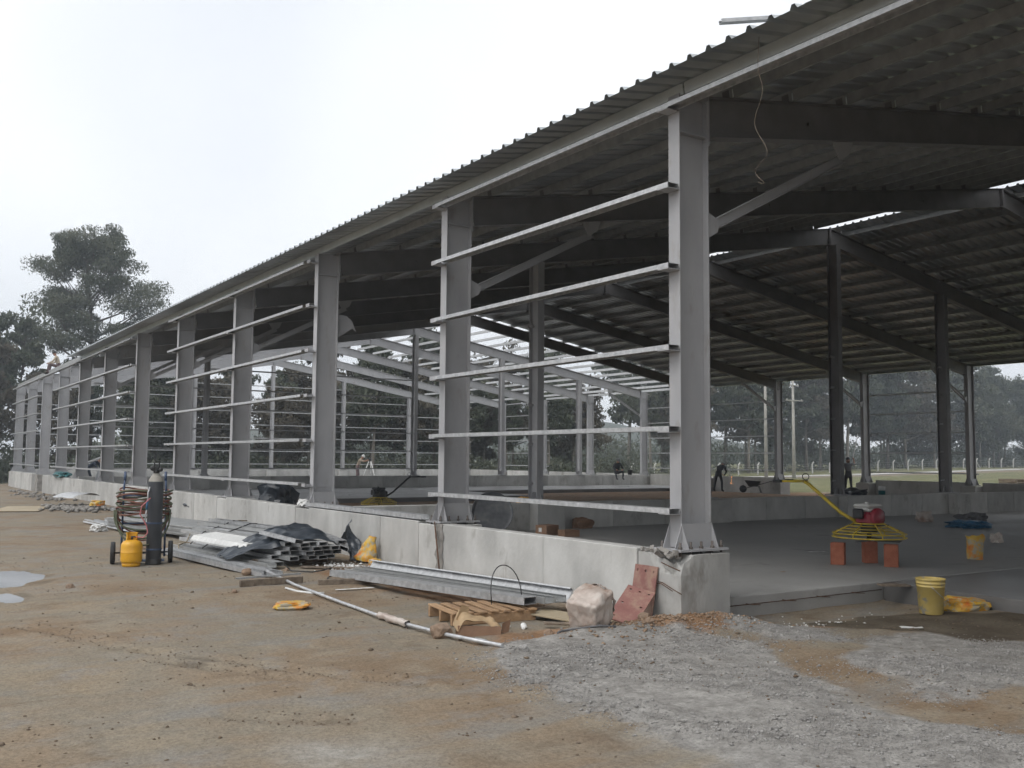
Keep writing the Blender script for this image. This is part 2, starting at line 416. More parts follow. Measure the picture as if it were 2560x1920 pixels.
def ground_mat():
    mt,n,l,b = new_mat('site_soil')
    ge = n.new('ShaderNodeNewGeometry')
    def noi(s,d=6,r=0.6):
        t=n.new('ShaderNodeTexNoise'); t.inputs['Scale'].default_value=s; t.inputs['Detail'].default_value=d; t.inputs['Roughness'].default_value=r
        l.new(ge.outputs['Position'], t.inputs['Vector']); return t.outputs['Fac']
    def mix(f,a,bb):
        x=n.new('ShaderNodeMix'); x.data_type='RGBA'
        if isinstance(f,float): x.inputs['Factor'].default_value=f
        else: l.new(f,x.inputs['Factor'])
        for s,v in (('A',a),('B',bb)):
            if isinstance(v,tuple): x.inputs[s].default_value=(*v,1)
            else: l.new(v,x.inputs[s])
        return x.outputs['Result']
    def rmp(f,*st):
        r=ramp(n,list(st)); l.new(f,r.inputs['Fac']); return r.outputs['Color']
    att=n.new('ShaderNodeAttribute'); att.attribute_name='cover'
    sep=n.new('ShaderNodeSeparateColor'); l.new(att.outputs['Color'],sep.inputs[0])
    def edge(sock,s):
        a=n.new('ShaderNodeMath'); a.operation='MULTIPLY_ADD'; l.new(noi(s,5),a.inputs[0]); a.inputs[1].default_value=0.9
        sb=n.new('ShaderNodeMath'); sb.operation='SUBTRACT'; l.new(sock,sb.inputs[0]); sb.inputs[1].default_value=0.45
        l.new(sb.outputs[0],a.inputs[2])
        return rmp(a.outputs[0],(0.38,(0,0,0)),(0.62,(1,1,1)))
    base = rmp(noi(0.42,4,0.62),(0.34,(0.198,0.140,0.090)),(0.46,(0.240,0.186,0.130)),(0.56,(0.224,0.194,0.150)),(0.68,(0.258,0.200,0.134)))
    base = mix(rmp(noi(1.7,4,0.7),(0.50,(0,0,0)),(0.66,(0.75,0.75,0.75))),base,(0.270,0.228,0.170))
    base = mix(rmp(noi(1.1,4,0.72),(0.54,(0,0,0)),(0.68,(0.7,0.7,0.7))),base,(0.235,0.225,0.208))
    base = mix(rmp(noi(0.8,4,0.65),(0.60,(0,0,0)),(0.74,(0.8,0.8,0.8))),base,(0.140,0.098,0.066))
    mpz=n.new('ShaderNodeMapping'); mpz.inputs['Rotation'].default_value=(0,0,R(58)); mpz.inputs['Scale'].default_value=(0.32,2.1,1)
    l.new(ge.outputs['Position'],mpz.inputs['Vector'])
    stn=n.new('ShaderNodeTexNoise'); stn.inputs['Scale'].default_value=1.0; stn.inputs['Detail'].default_value=4; stn.inputs['Roughness'].default_value=.6; l.new(mpz.outputs[0],stn.inputs['Vector'])
    base = mix(rmp(stn.outputs['Fac'],(0.52,(0,0,0)),(0.66,(0.6,0.6,0.6))),base,(0.215,0.205,0.186))
    base = mix(rmp(stn.outputs['Fac'],(0.30,(0.55,0.55,0.55)),(0.42,(0,0,0))),base,(0.155,0.112,0.076))
    fine = rmp(noi(34,3,0.75),(0.30,(0.72,0.72,0.72)),(0.5,(1,1,1)),(0.72,(1.22,1.22,1.22)))
    orange = rmp(noi(3.0,4),(0.35,(0.20,0.115,0.062)),(0.6,(0.29,0.185,0.115)),(0.75,(0.34,0.245,0.17)))
    c = mix(edge(sep.outputs['Green'],2.4),base,orange)
    grey = rmp(noi(5,3,0.75),(0.34,(0.205,0.193,0.177)),(0.52,(0.285,0.272,0.252)),(0.68,(0.36,0.345,0.32)))
    c = mix(rmp(noi(1.3,4),(0.60,(0,0,0)),(0.76,(0.55,0.55,0.55))),c,(0.27,0.255,0.225))
    am=n.new('ShaderNodeMath'); am.operation='MULTIPLY'; l.new(att.outputs['Alpha'],am.inputs[0]); am.inputs[1].default_value=0.85
    c = mix(am.outputs[0],c,rmp(noi(9,3),(0.35,(0.25,0.235,0.205)),(0.6,(0.34,0.325,0.295))))
    c = mix(edge(sep.outputs['Red'],4.0),c,grey)
    grass = rmp(noi(0.5,4),(0.36,(0.115,0.120,0.055)),(0.55,(0.165,0.165,0.085)),(0.68,(0.225,0.195,0.115)))
    c = mix(edge(sep.outputs['Blue'],0.9),c,grass)
    at2=n.new('ShaderNodeAttribute'); at2.attribute_name='damp'; sp2=n.new('ShaderNodeSeparateColor'); l.new(at2.outputs['Color'],sp2.inputs[0])
    wet=edge(sp2.outputs['Red'],1.8)
    c = mix(wet,c,rmp(noi(2.0,4),(0.35,(0.082,0.066,0.048)),(0.65,(0.130,0.108,0.080))))
    m2=n.new('ShaderNodeMix'); m2.data_type='RGBA'; m2.blend_type='MULTIPLY'; m2.inputs['Factor'].default_value=1.0
    l.new(c,m2.inputs['A']); l.new(fine,m2.inputs['B'])
    l.new(m2.outputs['Result'],b.inputs['Base Color'])
    b.inputs['Roughness'].default_value=0.95; b.inputs['Specular IOR Level'].default_value=0.15
    bp=n.new('ShaderNodeBump'); bp.inputs['Strength'].default_value=0.55; bp.inputs['Distance'].default_value=0.025
    ad=n.new('ShaderNodeMath'); ad.operation='MULTIPLY_ADD'; l.new(noi(14,3,0.7),ad.inputs[0]); ad.inputs[1].default_value=1.0; 
    mu=n.new('ShaderNodeMath'); mu.operation='MULTIPLY'; l.new(noi(60,3,0.7),mu.inputs[0]); mu.inputs[1].default_value=0.5
    l.new(mu.outputs[0],ad.inputs[2]); l.new(ad.outputs[0],bp.inputs['Height']); l.new(bp.outputs[0],b.inputs['Normal'])
    return mt
M['ground']=ground_mat()
me.materials.append(M['ground'])
link('ground',me,kind='structure',label='bare brown building-site soil with tyre ruts')

# puddles lie in the hollows
M['water']=surf('milky_cement_water',[(0.33,0.342,0.36),(0.42,0.432,0.45)],rough=0.2,scale=1.0,var=0.0)
pb=MB(); pb.add([(-7.5,4.2,-.022),(-4.3,4.2,-.022),(-4.3,9.4,-.022),(-7.5,9.4,-.022)],[(0,1,2,3)])
pb.build('puddle',M['water'],kind='structure',label='shallow rain puddle on the brown soil')

# pale road along the fence
rb=MB()
def road_pt(x,dy): return (x,63.5+dy,gz(x,63.5+dy)+0.05)
xs=[34+4*i for i in range(60)]
rb.add([road_pt(x,d) for x in xs for d in (-1.8,1.8)],[(2*i,2*i+2,2*i+3,2*i+1) for i in range(len(xs)-1)])
M['road']=surf('pale_gravel_road',[(0.40,0.385,0.36),(0.50,0.485,0.46)],rough=0.95,scale=0.6,space='World',var=0)
rb.build('road',M['road'],kind='structure',label='pale gravel road beside the concrete post fence')

# ---------------------------------------------------------------- floor slabs
def slab(name,x0,x1,y0,y1,z0,z1,mat,label):
    b=MB(); b.cbox(x0,x1,y0,y1,z0,z1,0.012)
    return b.build(name,mat,kind='structure',label=label)
slab('floor_slab',0.20,15.40,0.02,9.42,-0.2,0.16,M['slab'],'grey concrete floor of the near bay')
slab('floor_slab',15.52,30.3,-45.0,9.42,-0.2,0.125,M['slab'],'grey concrete floor beyond the long joint')
slab('floor_slab',3.60,15.40,-45.0,0.0,-0.2,0.150,M['wet'],'damp dark concrete floor beside the yellow bucket')
slab('floor_slab',0.3,14.6,23.6,34.45,-0.2,0.24,M['wet'],'freshly poured shiny floor under the first middle columns')
slab('floor_slab',14.62,30.2,29.0,34.45,-0.2,0.245,M['wet'],'freshly poured shiny floor strip before the far cross wall')
slab('floor_slab',0.3,30.2,35.1,54.7,-0.2,0.16,M['slab'],'pale concrete floor of the open far bays')
# formwork line and rebar stubs on the slab's front edge
eb=MB(); eb.tube([(0.55,0.012,0.062),(2.0,0.008,0.06),(3.58,0.012,0.064)],0.005,6)
for xx in (1.15,1.75,2.35,3.0): eb.tube([(xx,0.03,0.07),(xx+.03,-.03,.066),(xx+.16,-.05,.055)],0.005,6)
eb.build('reinforcing_bar',M['rust'],label='rusty bar with stubs along the front edge of the floor slab',cat='steel bar')

# ---------------------------------------------------------------- low concrete walls
W = 30.65
def wall(name,label,loc): return thing(name,label,'wall',loc)
fw_ = wall('low_wall','long pale concrete wall under the near row of grey columns',(-.18,-.35,0))
def wpart(par,name,x0,x1,y0,y1,z0,z1,mat='concrete',c=0.008):
    b=MB(); b.cbox(x0,x1,y0,y1,z0,z1,c); return b.build(name,M[mat],par,world=True)
ZT=0.725
for n in range(12):
    y=5*n-.085
    if n==0: pass
    elif n==9: wpart(fw_,'pilaster',-.10,.5,y-.34,y+.34,-.5,0.69,'concrete_d')
    else: wpart(fw_,'pilaster',-.176,.515,y-.34,y+.34,-.5,0.69)
    if n<11:
        a=y+.344; bnd=y+5-.344
        if n==0: a=.32; cuts=[a,2.05,bnd]
        elif n==1: cuts=[a,6.55,8.05,bnd]
        elif n in(3,4): cuts=[a,a+1.05,a+1.9,bnd]
        elif n==8: cuts=[a,a+2.1]
        elif n==9: cuts=[a+.7,bnd]
        else: cuts=[a,a+2.15,bnd]
        for i in range(len(cuts)-1):
            dx=rng.uniform(-.006,.006)
            wpart(fw_,'wall_panel',-.18+dx,.03+dx,cuts[i]+.004,cuts[i+1]-.004,-.5,ZT+rng.uniform(-.006,.004))
# the wall end that carries the nearest column: a block with a broken top corner
b=bmesh.new(); bmesh.ops.create_cube(b,size=1.0)
for v in b.verts:
    v.co=Vector((.1695+v.co.x*.695, -.025+v.co.y*.65, .095+v.co.z*1.19))
bmesh.ops.subdivide_edges(b,edges=b.edges[:],cuts=11,use_grid_fill=True)
for v in b.verts:
    x,y,z=v.co
    d=math.sqrt(((x+.18)/.15)**2+((y+.20)/.30)**2+((z-.69)/.16)**2)
    if d<1.15:
        k=(1.15-d)*.10*(1+.9*nz(x*9,y*9,z*9))
        v.co += Vector((k*.8,k*.25,-k*1.1))
    v.co += Vector((nz(x*3,y*3,z*3),nz(x*3+9,y*3,z*3),0))*.003
me=bpy.data.meshes.new('end_block'); b.to_mesh(me); b.free(); me.materials.append(M['concrete'])
link('end_block',me,fw_,world=True,label='square concrete wall end with a broken top corner')
# loose broken concrete on that corner, rebar ends
b=MB()
for i in range(16):
    c=(rng.uniform(-.19,-.10),rng.uniform(-.28,.28),.69+rng.uniform(-.02,.03)); s=rng.uniform(.025,.07)
    b.obox(c,(s,s*1.5,s*.7),rotm(rng.random()*3,rng.random()*3,rng.random()*3))
b.build('broken_concrete',M['concrete_d'],fw_,world=True,kind='stuff')
b=MB()
b.tube([(-.17,-.05,.60),(-.22,-.22,.58),(-.24,-.40,.55)],.006,6)
b.tube([(-.17,.0,.40),(-.25,-.15,.41),(-.26,-.32,.36),(-.24,-.42,.32)],.005,6)
b.tube([(-.17,.03,.38),(-.24,-.12,.395),(-.25,-.3,.34)],.005,6)
b.build('bent_wire',M['rust'],fw_,world=True)
# patched strip by the second column
b=MB()
def patch(s,t):
    return (-.188-.012*abs(nz(s*5,t*9,2)), 4.50+s*.20+.06*nz(t*6,s*2,5)*(1 if s>.5 else -1), -.02+t*.74)
b.grid(7,24,patch); b.build('mortar_patch',M['concrete_d'],fw_,world=True)

cw = wall('low_wall','dark retaining wall inside the shed behind the near floor',(.05,9.45,0))
edges=[0.05,1.55,3.2,4.75]+[5.45+1.6*i for i in range(3)]+[10.0,10.6]+[12.1,13.6,14.95,15.7,17.3,18.8,20.1,20.75,22.2,23.7,25.2,25.85,27.4,29,30.3]
for a,bb in zip(edges[:-1],edges[1:]):
    wpart(cw,'wall_panel',a+.004,bb-.004,9.45+rng.uniform(-.006,.006),9.70,-.4,.725)
for xx in (5.11,10.2,15.32,20.43,25.54): wpart(cw,'pilaster',xx-.36,xx+.36,9.15,9.44,-.3,.715)

cw2 = wall('low_wall','grey cross wall under the far middle columns',(.05,34.5,0))
x=0.05; i=0
while x<30.2:
    w=1.25 if i%4 else .75
    wpart(cw2,'wall_panel',x+.004,min(x+w,30.3)-.004,34.5+rng.uniform(-.012,.012),34.8,-.4,.80); x+=w; i+=1
for xx in (5.11,10.2,15.32,20.43,25.54): wpart(cw2,'pilaster',xx-.3,xx+.3,34.84,35.1,-.4,.81)

bw = wall('low_wall','pale concrete wall at the back end of the open frames',(.05,54.9,0))
x=0.05
while x<30.6:
    wpart(bw,'wall_panel',x+.004,min(x+2.55,30.6)-.004,54.9+rng.uniform(-.01,.01),55.1,-.5,.84); x+=2.55
for xx in (5.11,10.2,15.32,20.43,25.54): wpart(bw,'pilaster',xx-.32,xx+.32,54.7,54.88,-.4,.83)

ew = wall('low_wall','low concrete wall under the far row of columns facing the field',(30.65,10,0))
for n in range(1,12):
    y=5*n-.085
    wpart(ew,'pilaster',W-.52,W+.18,y-.33,y+.33,-.6,.70)
    if n<11 and n!=4:
        for a,bb in ((y+.34,y+2.5),(y+2.5,y+4.66)):
            wpart(ew,'wall_panel',W-.03+rng.uniform(-.005,.005),W+.18,a+.004,bb-.004,-.6,.84)
# ---------------------------------------------------------------- steel shed
shed = thing('steel_shed','long grey steel portal-frame shed, roofed near, open frames far','building',(0,0,0))
M['bolt']=surf('bolt_steel',[(0.10,0.085,0.075),(0.17,0.15,0.135)],rough=.6,metal=.4,scale=20)
ZP=.73; S=.173; ZR0=5.59                     # plate level, roof slope, rafter top above the outer column face
BF,DC=.17,.434
def isec(h,w,tf=.012,tw=.008):
    a=w/2;b=h/2;t=tw/2
    return [(-a,-b),(a,-b),(a,-b+tf),(t,-b+tf),(t,b-tf),(a,b-tf),(a,b),(-a,b),(-a,b-tf),(-t,b-tf),(-t,-b+tf),(-a,-b+tf)]
def csec(h,w,lip=.018,t=.004):
    """channel, web along b (height h), open towards +a"""
    b=h/2
    return [(0,-b),(w,-b),(w,-b+lip),(w-t,-b+lip),(w-t,-b+t),(t,-b+t),(t,b-t),(w-t,b-t),(w-t,b-lip),(w,b-lip),(w,b),(0,b)]

# main column: local origin on the plate, outer flange at x=0, flanges along y
mb=MB(); L=ZR0-ZP+.02
mb.beam((DC/2,0,.02),(DC/2,0,L),[(y,x) for x,y in [(p[1],p[0]) for p in isec(DC,BF)]],upv=(1,0,0))
for zz in (L-.42,):
    mb.box(.013,DC-.013,-BF/2+.004,-.005,zz,zz+.012); mb.box(.013,DC-.013,.005,BF/2-.004,zz,zz+.012)
# rafter end plate with bolt heads
mb.box(DC+.001,DC+.02,-BF/2,BF/2,L-.5,L+.06)
for zz in (L-.44,L-.30,L-.16,L-.02):
    for yy in (-.055,.055): mb.box(DC-.026,DC-.012,yy-.013,yy+.013,zz-.013,zz+.013)
col_me=mb.mesh('column',M['paint'])
mb=MB(); mb.box(-.13,.56,-.21,.21,-.012,.012); plate_me=mb.mesh('base_plate',M['paint'])
mb=MB()
for yy in (-.004,):
    mb.add([(-.10,yy,.0125),(.53,yy,.0125),(DC,yy,.27),(0,yy,.27),(-.10,yy+.008,.0125),(.53,yy+.008,.0125),(DC,yy+.008,.27),(0,yy+.008,.27)],
           [(0,1,2,3),(7,6,5,4),(0,4,5,1),(1,5,6,2),(2,6,7,3),(3,7,4,0)])
web_me=mb.mesh('gusset_plate',M['paint'])
mb=MB()
for yy,dy in ((0,-.10),):
    for xx in (-.004,):
        mb.add([(xx,yy,.0125),(xx+.008,yy,.0125),(xx,yy,.25),(xx+.008,yy,.25),(xx,yy+dy,.0125),(xx+.008,yy+dy,.0125)],[(0,1,3,2),(0,2,4),(1,5,3),(2,3,5,4),(0,4,5,1)])
gus_me=mb.mesh('gusset_plate',M['paint'])
mb=MB(); mb.tube([(0,0,-.06),(0,0,.085)],.013,8); mb.lathe([(0,.013),(.024,.013),(.024,.036),(0,.036)],6,smooth=False); bolt_me=mb.mesh('anchor_bolt',M['bolt'])
mb=MB(); mb.box(-.12,.55,-.2,.2,-.045,-.013); 
def main_column(x,y,mirror=False,detail=True,zb=ZP,hscale=1.0):
    rz=math.pi if mirror else 0
    c=link('column',col_me,shed,loc=(x,y,zb),rot=(0,0,rz)); c.scale=(1,1,hscale)
    link('base_plate',plate_me,c)
    if detail:
        for yy in (-.091,.091): link('gusset_plate',web_me,c,loc=(0,yy,0))
        for xx in (.004,DC-.004):
            link('gusset_plate',gus_me,c,loc=(xx,-.096,0)); link('gusset_plate',gus_me,c,loc=(xx,.096,0),rot=(0,0,math.pi))
    return c
for n in range(-9,12):  # unseen frames past the camera, added to carry the roof that darkens the inside
    c=main_column(0,5*n-.085,False)
    if n in (0,1,2):
        for xx,yy in ((-.08,-.15),(.06,-.16),(.21,-.16),(.37,-.16),(.51,-.15),(-.08,.12),(.51,.12)): link('anchor_bolt',bolt_me,c,loc=(xx,yy,0))
for n in range(-9,12):
    main_column(W,5*n-.085,True)

# rafters
def rafter(mirror,mt):
    mb=MB(); h=.45
    x0=DC+.022; x1=W/2-.008
    z=lambda x: ZR0+S*x
    n_=Vector((-S,0,1)).normalized()
    p0=Vector((x0,0,z(x0)))-n_*h/2; p1=Vector((x1,0,z(x1)))-n_*h/2
    mb.beam(p0,p1,isec(h,BF),upv=(0,0,1))
    mb.box(x1-.012,x1+.004,-BF/2,BF/2,z(x1)-.52,z(x1)+.0)
    for k in range(15):                                   # purlin cleats
        xx=.81+k
        if xx<x0+.1: continue
        c=Vector((xx,0,z(xx)))+n_*.052
        mb.obox(c,(.006,.10,.10),rotm(0,-math.atan(S),0))
    for k in range(3):
        xx=2.2+5*k; c=Vector((xx,-.02,z(xx)-.25)); mb.obox(c,(.05,.03,.03))
    if mirror: mb.v=[(W-x,y,z_) for x,y,z_ in mb.v]; mb.f=[tuple(reversed(f)) for f in mb.f]
    return mb.mesh('rafter',mt)
ra,rb_=rafter(False,M['rafter']),rafter(True,M['rafter']); ra2,rb2=rafter(False,M['paint']),rafter(True,M['paint'])  # shade-darkened paint for the roofed frames, plain grey for the open ones
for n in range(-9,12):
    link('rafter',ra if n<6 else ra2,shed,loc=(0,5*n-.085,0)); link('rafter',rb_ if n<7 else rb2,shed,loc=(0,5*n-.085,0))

# middle columns of the cross lines
def mid_col(x,y,zb,top,cleats=True,mt=None):
    mt=mt or M['paint']
    mb=MB(); mb.beam((0,0,.012),(0,0,top-zb),isec(.34,.17),upv=(0,1,0))
    c=mb.build('column',mt,shed,loc=(x,y,zb))
    mb=MB(); mb.box(-.2,.2,-.28,.28,-.012,.012)
    mb.add([(-.19,-.02,.0125),(.19,-.02,.0125),(.085,-.02,.2),(-.085,-.02,.2),(-.19,-.012,.0125),(.19,-.012,.0125),(.085,-.012,.2),(-.085,-.012,.2)],[(0,1,2,3),(7,6,5,4),(0,4,5,1),(1,5,6,2),(2,6,7,3),(3,7,4,0)])
    for yy,s in ((-.171,-1),(.171,1)):
        mb.add([(-.004,yy,.0125),(.004,yy,.0125),(-.004,yy,.2),(.004,yy,.2),(-.004,yy+s*.09,.0125),(.004,yy+s*.09,.0125)],[(0,1,3,2),(0,2,4),(1,5,3),(2,3,5,4),(0,4,5,1)])
    mb.build('base_plate',M['paint'],c)
    if cleats:
        mb=MB()
        for zz in GZ[:5] if top>5.5 else GZ[1:5]:
            if zz+.4<top: mb.box(-.086-.16,-.086,-.03,.03,zz-.06-zb,zz-.05-zb); mb.box(-.086-.16,-.086,-.03,-.022,zz-.05-zb,zz-.01-zb)
        mb.build('girt_cleat',M['paint'],c)
GZ=[1.161,2.013,2.873,3.74,4.61,5.47]
def under(x): 
    xx=min(x,W-x); return ZR0+S*xx-.45*math.sqrt(1+S*S)-.004
for y in (9.75,34.72):
    for x in (5.11,10.2,15.32,20.43,25.54):
        mid_col(x,y,.742 if y<20 else .826, under(x)-(.03 if abs(x-15.32)<.1 else 0),True,M['rafter'] if (y<20 and x>6) else None)  # most near inner columns also take the paint darkened for shade
for x in (5.11,10.2,15.32,20.43,25.54): mid_col(x,54.9,.855,under(x)-(.03 if abs(x-15.32)<.1 else 0),False)

# girts: channels lying flat on cleats, outer lip towards the yard
def girt_me(length):
    mb=MB(); t=.004; h=.05; d=.15; l_=.015
    prof=[(0,h),(0,0),(l_,0),(l_,t),(t,t),(t,h-t),(d-t,h-t),(d-t,t),(d-l_,t),(d-l_,0),(d,0),(d,h)]
    mb.beam((0,0,0),(0,length,0),prof,upv=(0,0,1))
    return mb.mesh('girt',M['galv'])
def girt(x,y0,y1,zt,cache={}):
    L_=round(y1-y0,2)
    if L_ not in cache: cache[L_]=girt_me(L_)
    return link('girt',cache[L_],shed,loc=(x,y0,zt-.05))
CL=MB(); CL.box(-.165,-.002,-.085,.085,-.012,-.004); CL.box(-.165,-.158,-.085,.085,-.004,.05) ; CL.box(-.150,-.002,.02,.085,.0,.035)
cl_me=CL.mesh('girt_cleat',M['paint'])
BAYS=[(-.17,4.90,(0,1)),(10.18,20.38,(2,3,4)),(25.2,40.35,(5,6,7,8)),(45.2,55.25,(9,10,11))]
for y0,y1,cols in BAYS:
    for zt in GZ:
        if zt==GZ[5] and y0<0: girt(-.17,-5.3,4.9,zt); girt(-.17,-45.5,-5.32,zt)
        else: girt(-.17,y0,y1,zt+rng.uniform(-.006,.006))
        if zt==GZ[5] and y0>40: continue
        for n in cols: link('girt_cleat',cl_me,shed,loc=(-.004,5*n-.085,zt-.052))
girt(-.17,40.4,45.15,GZ[5])
# far side girts
for y0,y1 in ((-5,9.9),(15.1,19.8),(25.2,29.9),(30.0,34.8),(45.1,49.8)):
    for zt in GZ[:5] if y0<40 else GZ: girt(W+.03,y0,y1,zt+.06)
for n in range(1,12):
    for zt in GZ: link('girt_cleat',cl_me,shed,loc=(W+.004,5*n-.085,zt-.0),rot=(0,0,math.pi))
# back wall girts and far cross line girts, running across
def xgirt(y,x0,x1,zt,mat='galv'):
    mb=MB(); mb.beam((0,0,0),(x1-x0,0,0),[(-.075,0),(.075,0),(.075,.05),(.071,.05),(.071,.004),(-.071,.004),(-.071,.05),(-.075,.05)],upv=(0,0,1))
    mb.build('girt',M[mat],shed,loc=(x0,y,zt-.05))
for zt in GZ+[6.33]:
    for x0,x1 in ((.2,5.0),(5.2,10.1),(10.3,15.2),(15.45,20.35),(20.5,25.4),(25.6,30.4)):
        if zt<under((x0+x1)/2)-.3: xgirt(55.08,x0,x1,zt+.04)
for zt in GZ:
    xgirt(34.5,5.2,10.1,zt,'paint'); xgirt(34.5,10.3,15.2,zt,'paint')
    if zt<5: xgirt(34.5,.5,5.0,zt,'paint')

# knee braces between columns and rafters
def brace(mirror):
    mb=MB(); mb.beam((DC+.03,0,4.20),(2.83,0,5.42),[(p[0],p[1]) for p in isec(.11,.08,.008,.006)],upv=(0,0,1))
    if mirror: mb.v=[(W-x,y,z) for x,y,z in mb.v]
    return mb.mesh('knee_brace',M['paint'])
def bgus(mirror,i):
    mb=MB()
    for P in (([(DC+.002,4.08),(DC+.16,4.17),(DC+.20,4.30),(DC+.002,4.38)],[(2.58,5.575),(2.98,5.64),(2.90,5.47),(2.72,5.36)])[i],):
        k=len(P)
        mb.add([(x,-.058,z) for x,z in P]+[(x,-.048,z) for x,z in P],[tuple(range(k)),tuple(range(2*k-1,k-1,-1))]+[(i,(i+1)%k,k+(i+1)%k,k+i) for i in range(k)])
    if mirror: mb.v=[(W-x,y,z) for x,y,z in mb.v]
    return mb.mesh('gusset_plate',M['paint'])
b0,b1,g0,g1=brace(0),brace(1),(bgus(0,0),bgus(0,1)),(bgus(1,0),bgus(1,1))
for n in list(range(-9,2))+[3,4,5,6]: c=link('knee_brace',b0,shed,loc=(0,5*n-.085,0)); [link('gusset_plate',g,c) for g in g0]
for n in range(-9,8): c=link('knee_brace',b1,shed,loc=(0,5*n-.085,0)); [link('gusset_plate',g,c) for g in g1]
mb=MB(); P=[(DC+.002,3.98),(DC+.34,4.20),(DC+.42,4.14),(DC+.32,4.36),(DC+.20,4.44),(DC+.002,4.46)]
k=len(P); mb.add([(x,-.01,z) for x,z in P]+[(x,.0,z) for x,z in P],[tuple(range(k)),tuple(range(2*k-1,k-1,-1))]+[(i,(i+1)%k,k+(i+1)%k,k+i) for i in range(k)])
mb.build('gusset_plate',M['paint'],shed,loc=(0,9.915,0),label='loose gusset plate with no brace on the third column')

# purlins
nL=Vector((-S,0,1)).normalized(); sl=Vector((1,0,S)).normalized()
pcache={}
def purlin(xx,y0,y1,mirror=False,mat='purlin'):
    L_=round(y1-y0,2); key=(L_,mat)
    if key not in pcache:
        mb=MB(); mb.beam((0,0,0),(0,L_,0),csec(.125,.05),upv=(0,0,1)); pcache[key]=mb.mesh('purlin',M[mat])
    z=ZR0+S*xx
    p=Vector((xx,0,z))+nL*.0655
    o=link('purlin',pcache[key],shed,loc=((W-p.x) if mirror else p.x,y0,p.z),rot=(0,(math.atan(S) if mirror else -math.atan(S)),0))
    return o
PX=[.06]+[.81+k for k in range(14)]+[14.62]
Y0,Y1=-46.0,35.35  # roof extended out of view past the camera to shade the interior
for mir in (False,True):
    for xx in PX:
        for a,bb in ((Y0,-30.2),(-30.18,-20.2),(-20.18,-10.2),(-10.18,-.2),(-.18,9.85),(9.87,19.9),(19.92,30.3 if mir else 29.9),(29.92,Y1)):
            if mir and a>29: continue
            purlin(xx,a,bb,mir,'roofing' if xx<.1 else 'purlin')
for xx in PX:                                      # bare purlins over the open bays, far slope
    for a,bb in ((30.33,34.9),(34.92,39.9),(39.92,44.9)):
        purlin(xx,a,bb,True,'galv')
purlin(.06,35.38,44.9,False,'galv'); purlin(.06,44.92,55.0,False,'galv')
for xx in (.81,3.81,14.62): purlin(xx,44.92,55.0,True,'galv')
purlin(14.62,35.38,39.9,False,'galv')

# roof sheets: trapezoidal sheet, ribs every 26 cm
def sheet_me(mirror):
    prof=[]; pitch=.26
    for k in range(4):
        y=k*pitch
        prof+=[(y,0),(y+.10,0),(y+.125,.045),(y+.16,.045),(y+.185,0)]
    prof.append((4*pitch+.03,.002))
    x0,x1=-.46,W/2-.27
    vs=[]; fs=[]
    N=len(prof)
    for xx in (x0,x1):
        for y,h in prof:
            p=Vector((xx,y,ZR0+S*xx))+nL*(.132+h)
            vs.append(((W-p.x) if mirror else p.x,p.y,p.z))
    fs=[(i,i+1,N+i+1,N+i) for i in range(N-1)]
    mb=MB(); mb.add(vs,fs); return mb.mesh('roof_sheet',M['roofing'])
sh=(sheet_me(False),sheet_me(True))
y=Y0+.05
while y<Y1-.9:
    for mi_ in (0,1):
        if mi_ and y>29.3: continue
        o=link('roof_sheet',sh[mi_],shed,loc=(0,y,rng.uniform(0,.003)))
    y+=1.04
# ---------------------------------------------------------------- trees
def leaf_mat(name,c1,c2,c3):
    mt,n,l,b=new_mat(name)
    ge=n.new('ShaderNodeNewGeometry'); oi=n.new('ShaderNodeObjectInfo')
    t=n.new('ShaderNodeTexNoise'); t.inputs['Scale'].default_value=0.55; t.inputs['Detail'].default_value=3
    l.new(ge.outputs['Position'],t.inputs['Vector'])
    a=n.new('ShaderNodeMath'); a.operation='MULTIPLY_ADD'; l.new(ge.outputs['Random Per Island'],a.inputs[0]); a.inputs[1].default_value=0.35
    s=n.new('ShaderNodeMath'); s.operation='MULTIPLY_ADD'; l.new(oi.outputs['Random'],s.inputs[0]); s.inputs[1].default_value=0.22; 
    s2=n.new('ShaderNodeMath'); s2.operation='SUBTRACT'; l.new(t.outputs['Fac'],s2.inputs[0]); s2.inputs[1].default_value=0.28
    l.new(s2.outputs[0],s.inputs[2]); l.new(s.outputs[0],a.inputs[2])
    r=ramp(n,[(0.2,c1),(0.5,c2),(0.85,c3)]); l.new(a.outputs[0],r.inputs['Fac'])
    l.new(r.outputs['Color'],b.inputs['Base Color']); b.inputs['Roughness'].default_value=0.7; b.inputs['Specular IOR Level'].default_value=0.25
    tr=n.new('ShaderNodeBsdfTranslucent'); l.new(r.outputs['Color'],tr.inputs['Color'])
    mxs=n.new('ShaderNodeMixShader'); mxs.inputs[0].default_value=0.25
    l.new(b.outputs[0],mxs.inputs[1]); l.new(tr.outputs[0],mxs.inputs[2]); l.new(mxs.outputs[0],n['Material Output'].inputs['Surface'])
    return mt
M['leaf']=leaf_mat('eucalyptus_leaves',(0.052,0.064,0.044),(0.096,0.112,0.078),(0.15,0.152,0.106))
M['leaf2']=leaf_mat('dry_brown_leaves',(0.068,0.062,0.047),(0.116,0.104,0.078),(0.16,0.138,0.102))
M['bark']=surf('tree_bark',[(0.075,0.062,0.05),(0.14,0.12,0.10)],rough=0.9,scale=3,bump=0.3,stretch=(1,1,.3))
M['pale_bark']=surf('pale_eucalyptus_bark',[(0.13,0.115,0.095),(0.26,0.235,0.20)],rough=0.85,scale=2.5,bump=0.2,stretch=(1,1,.3))

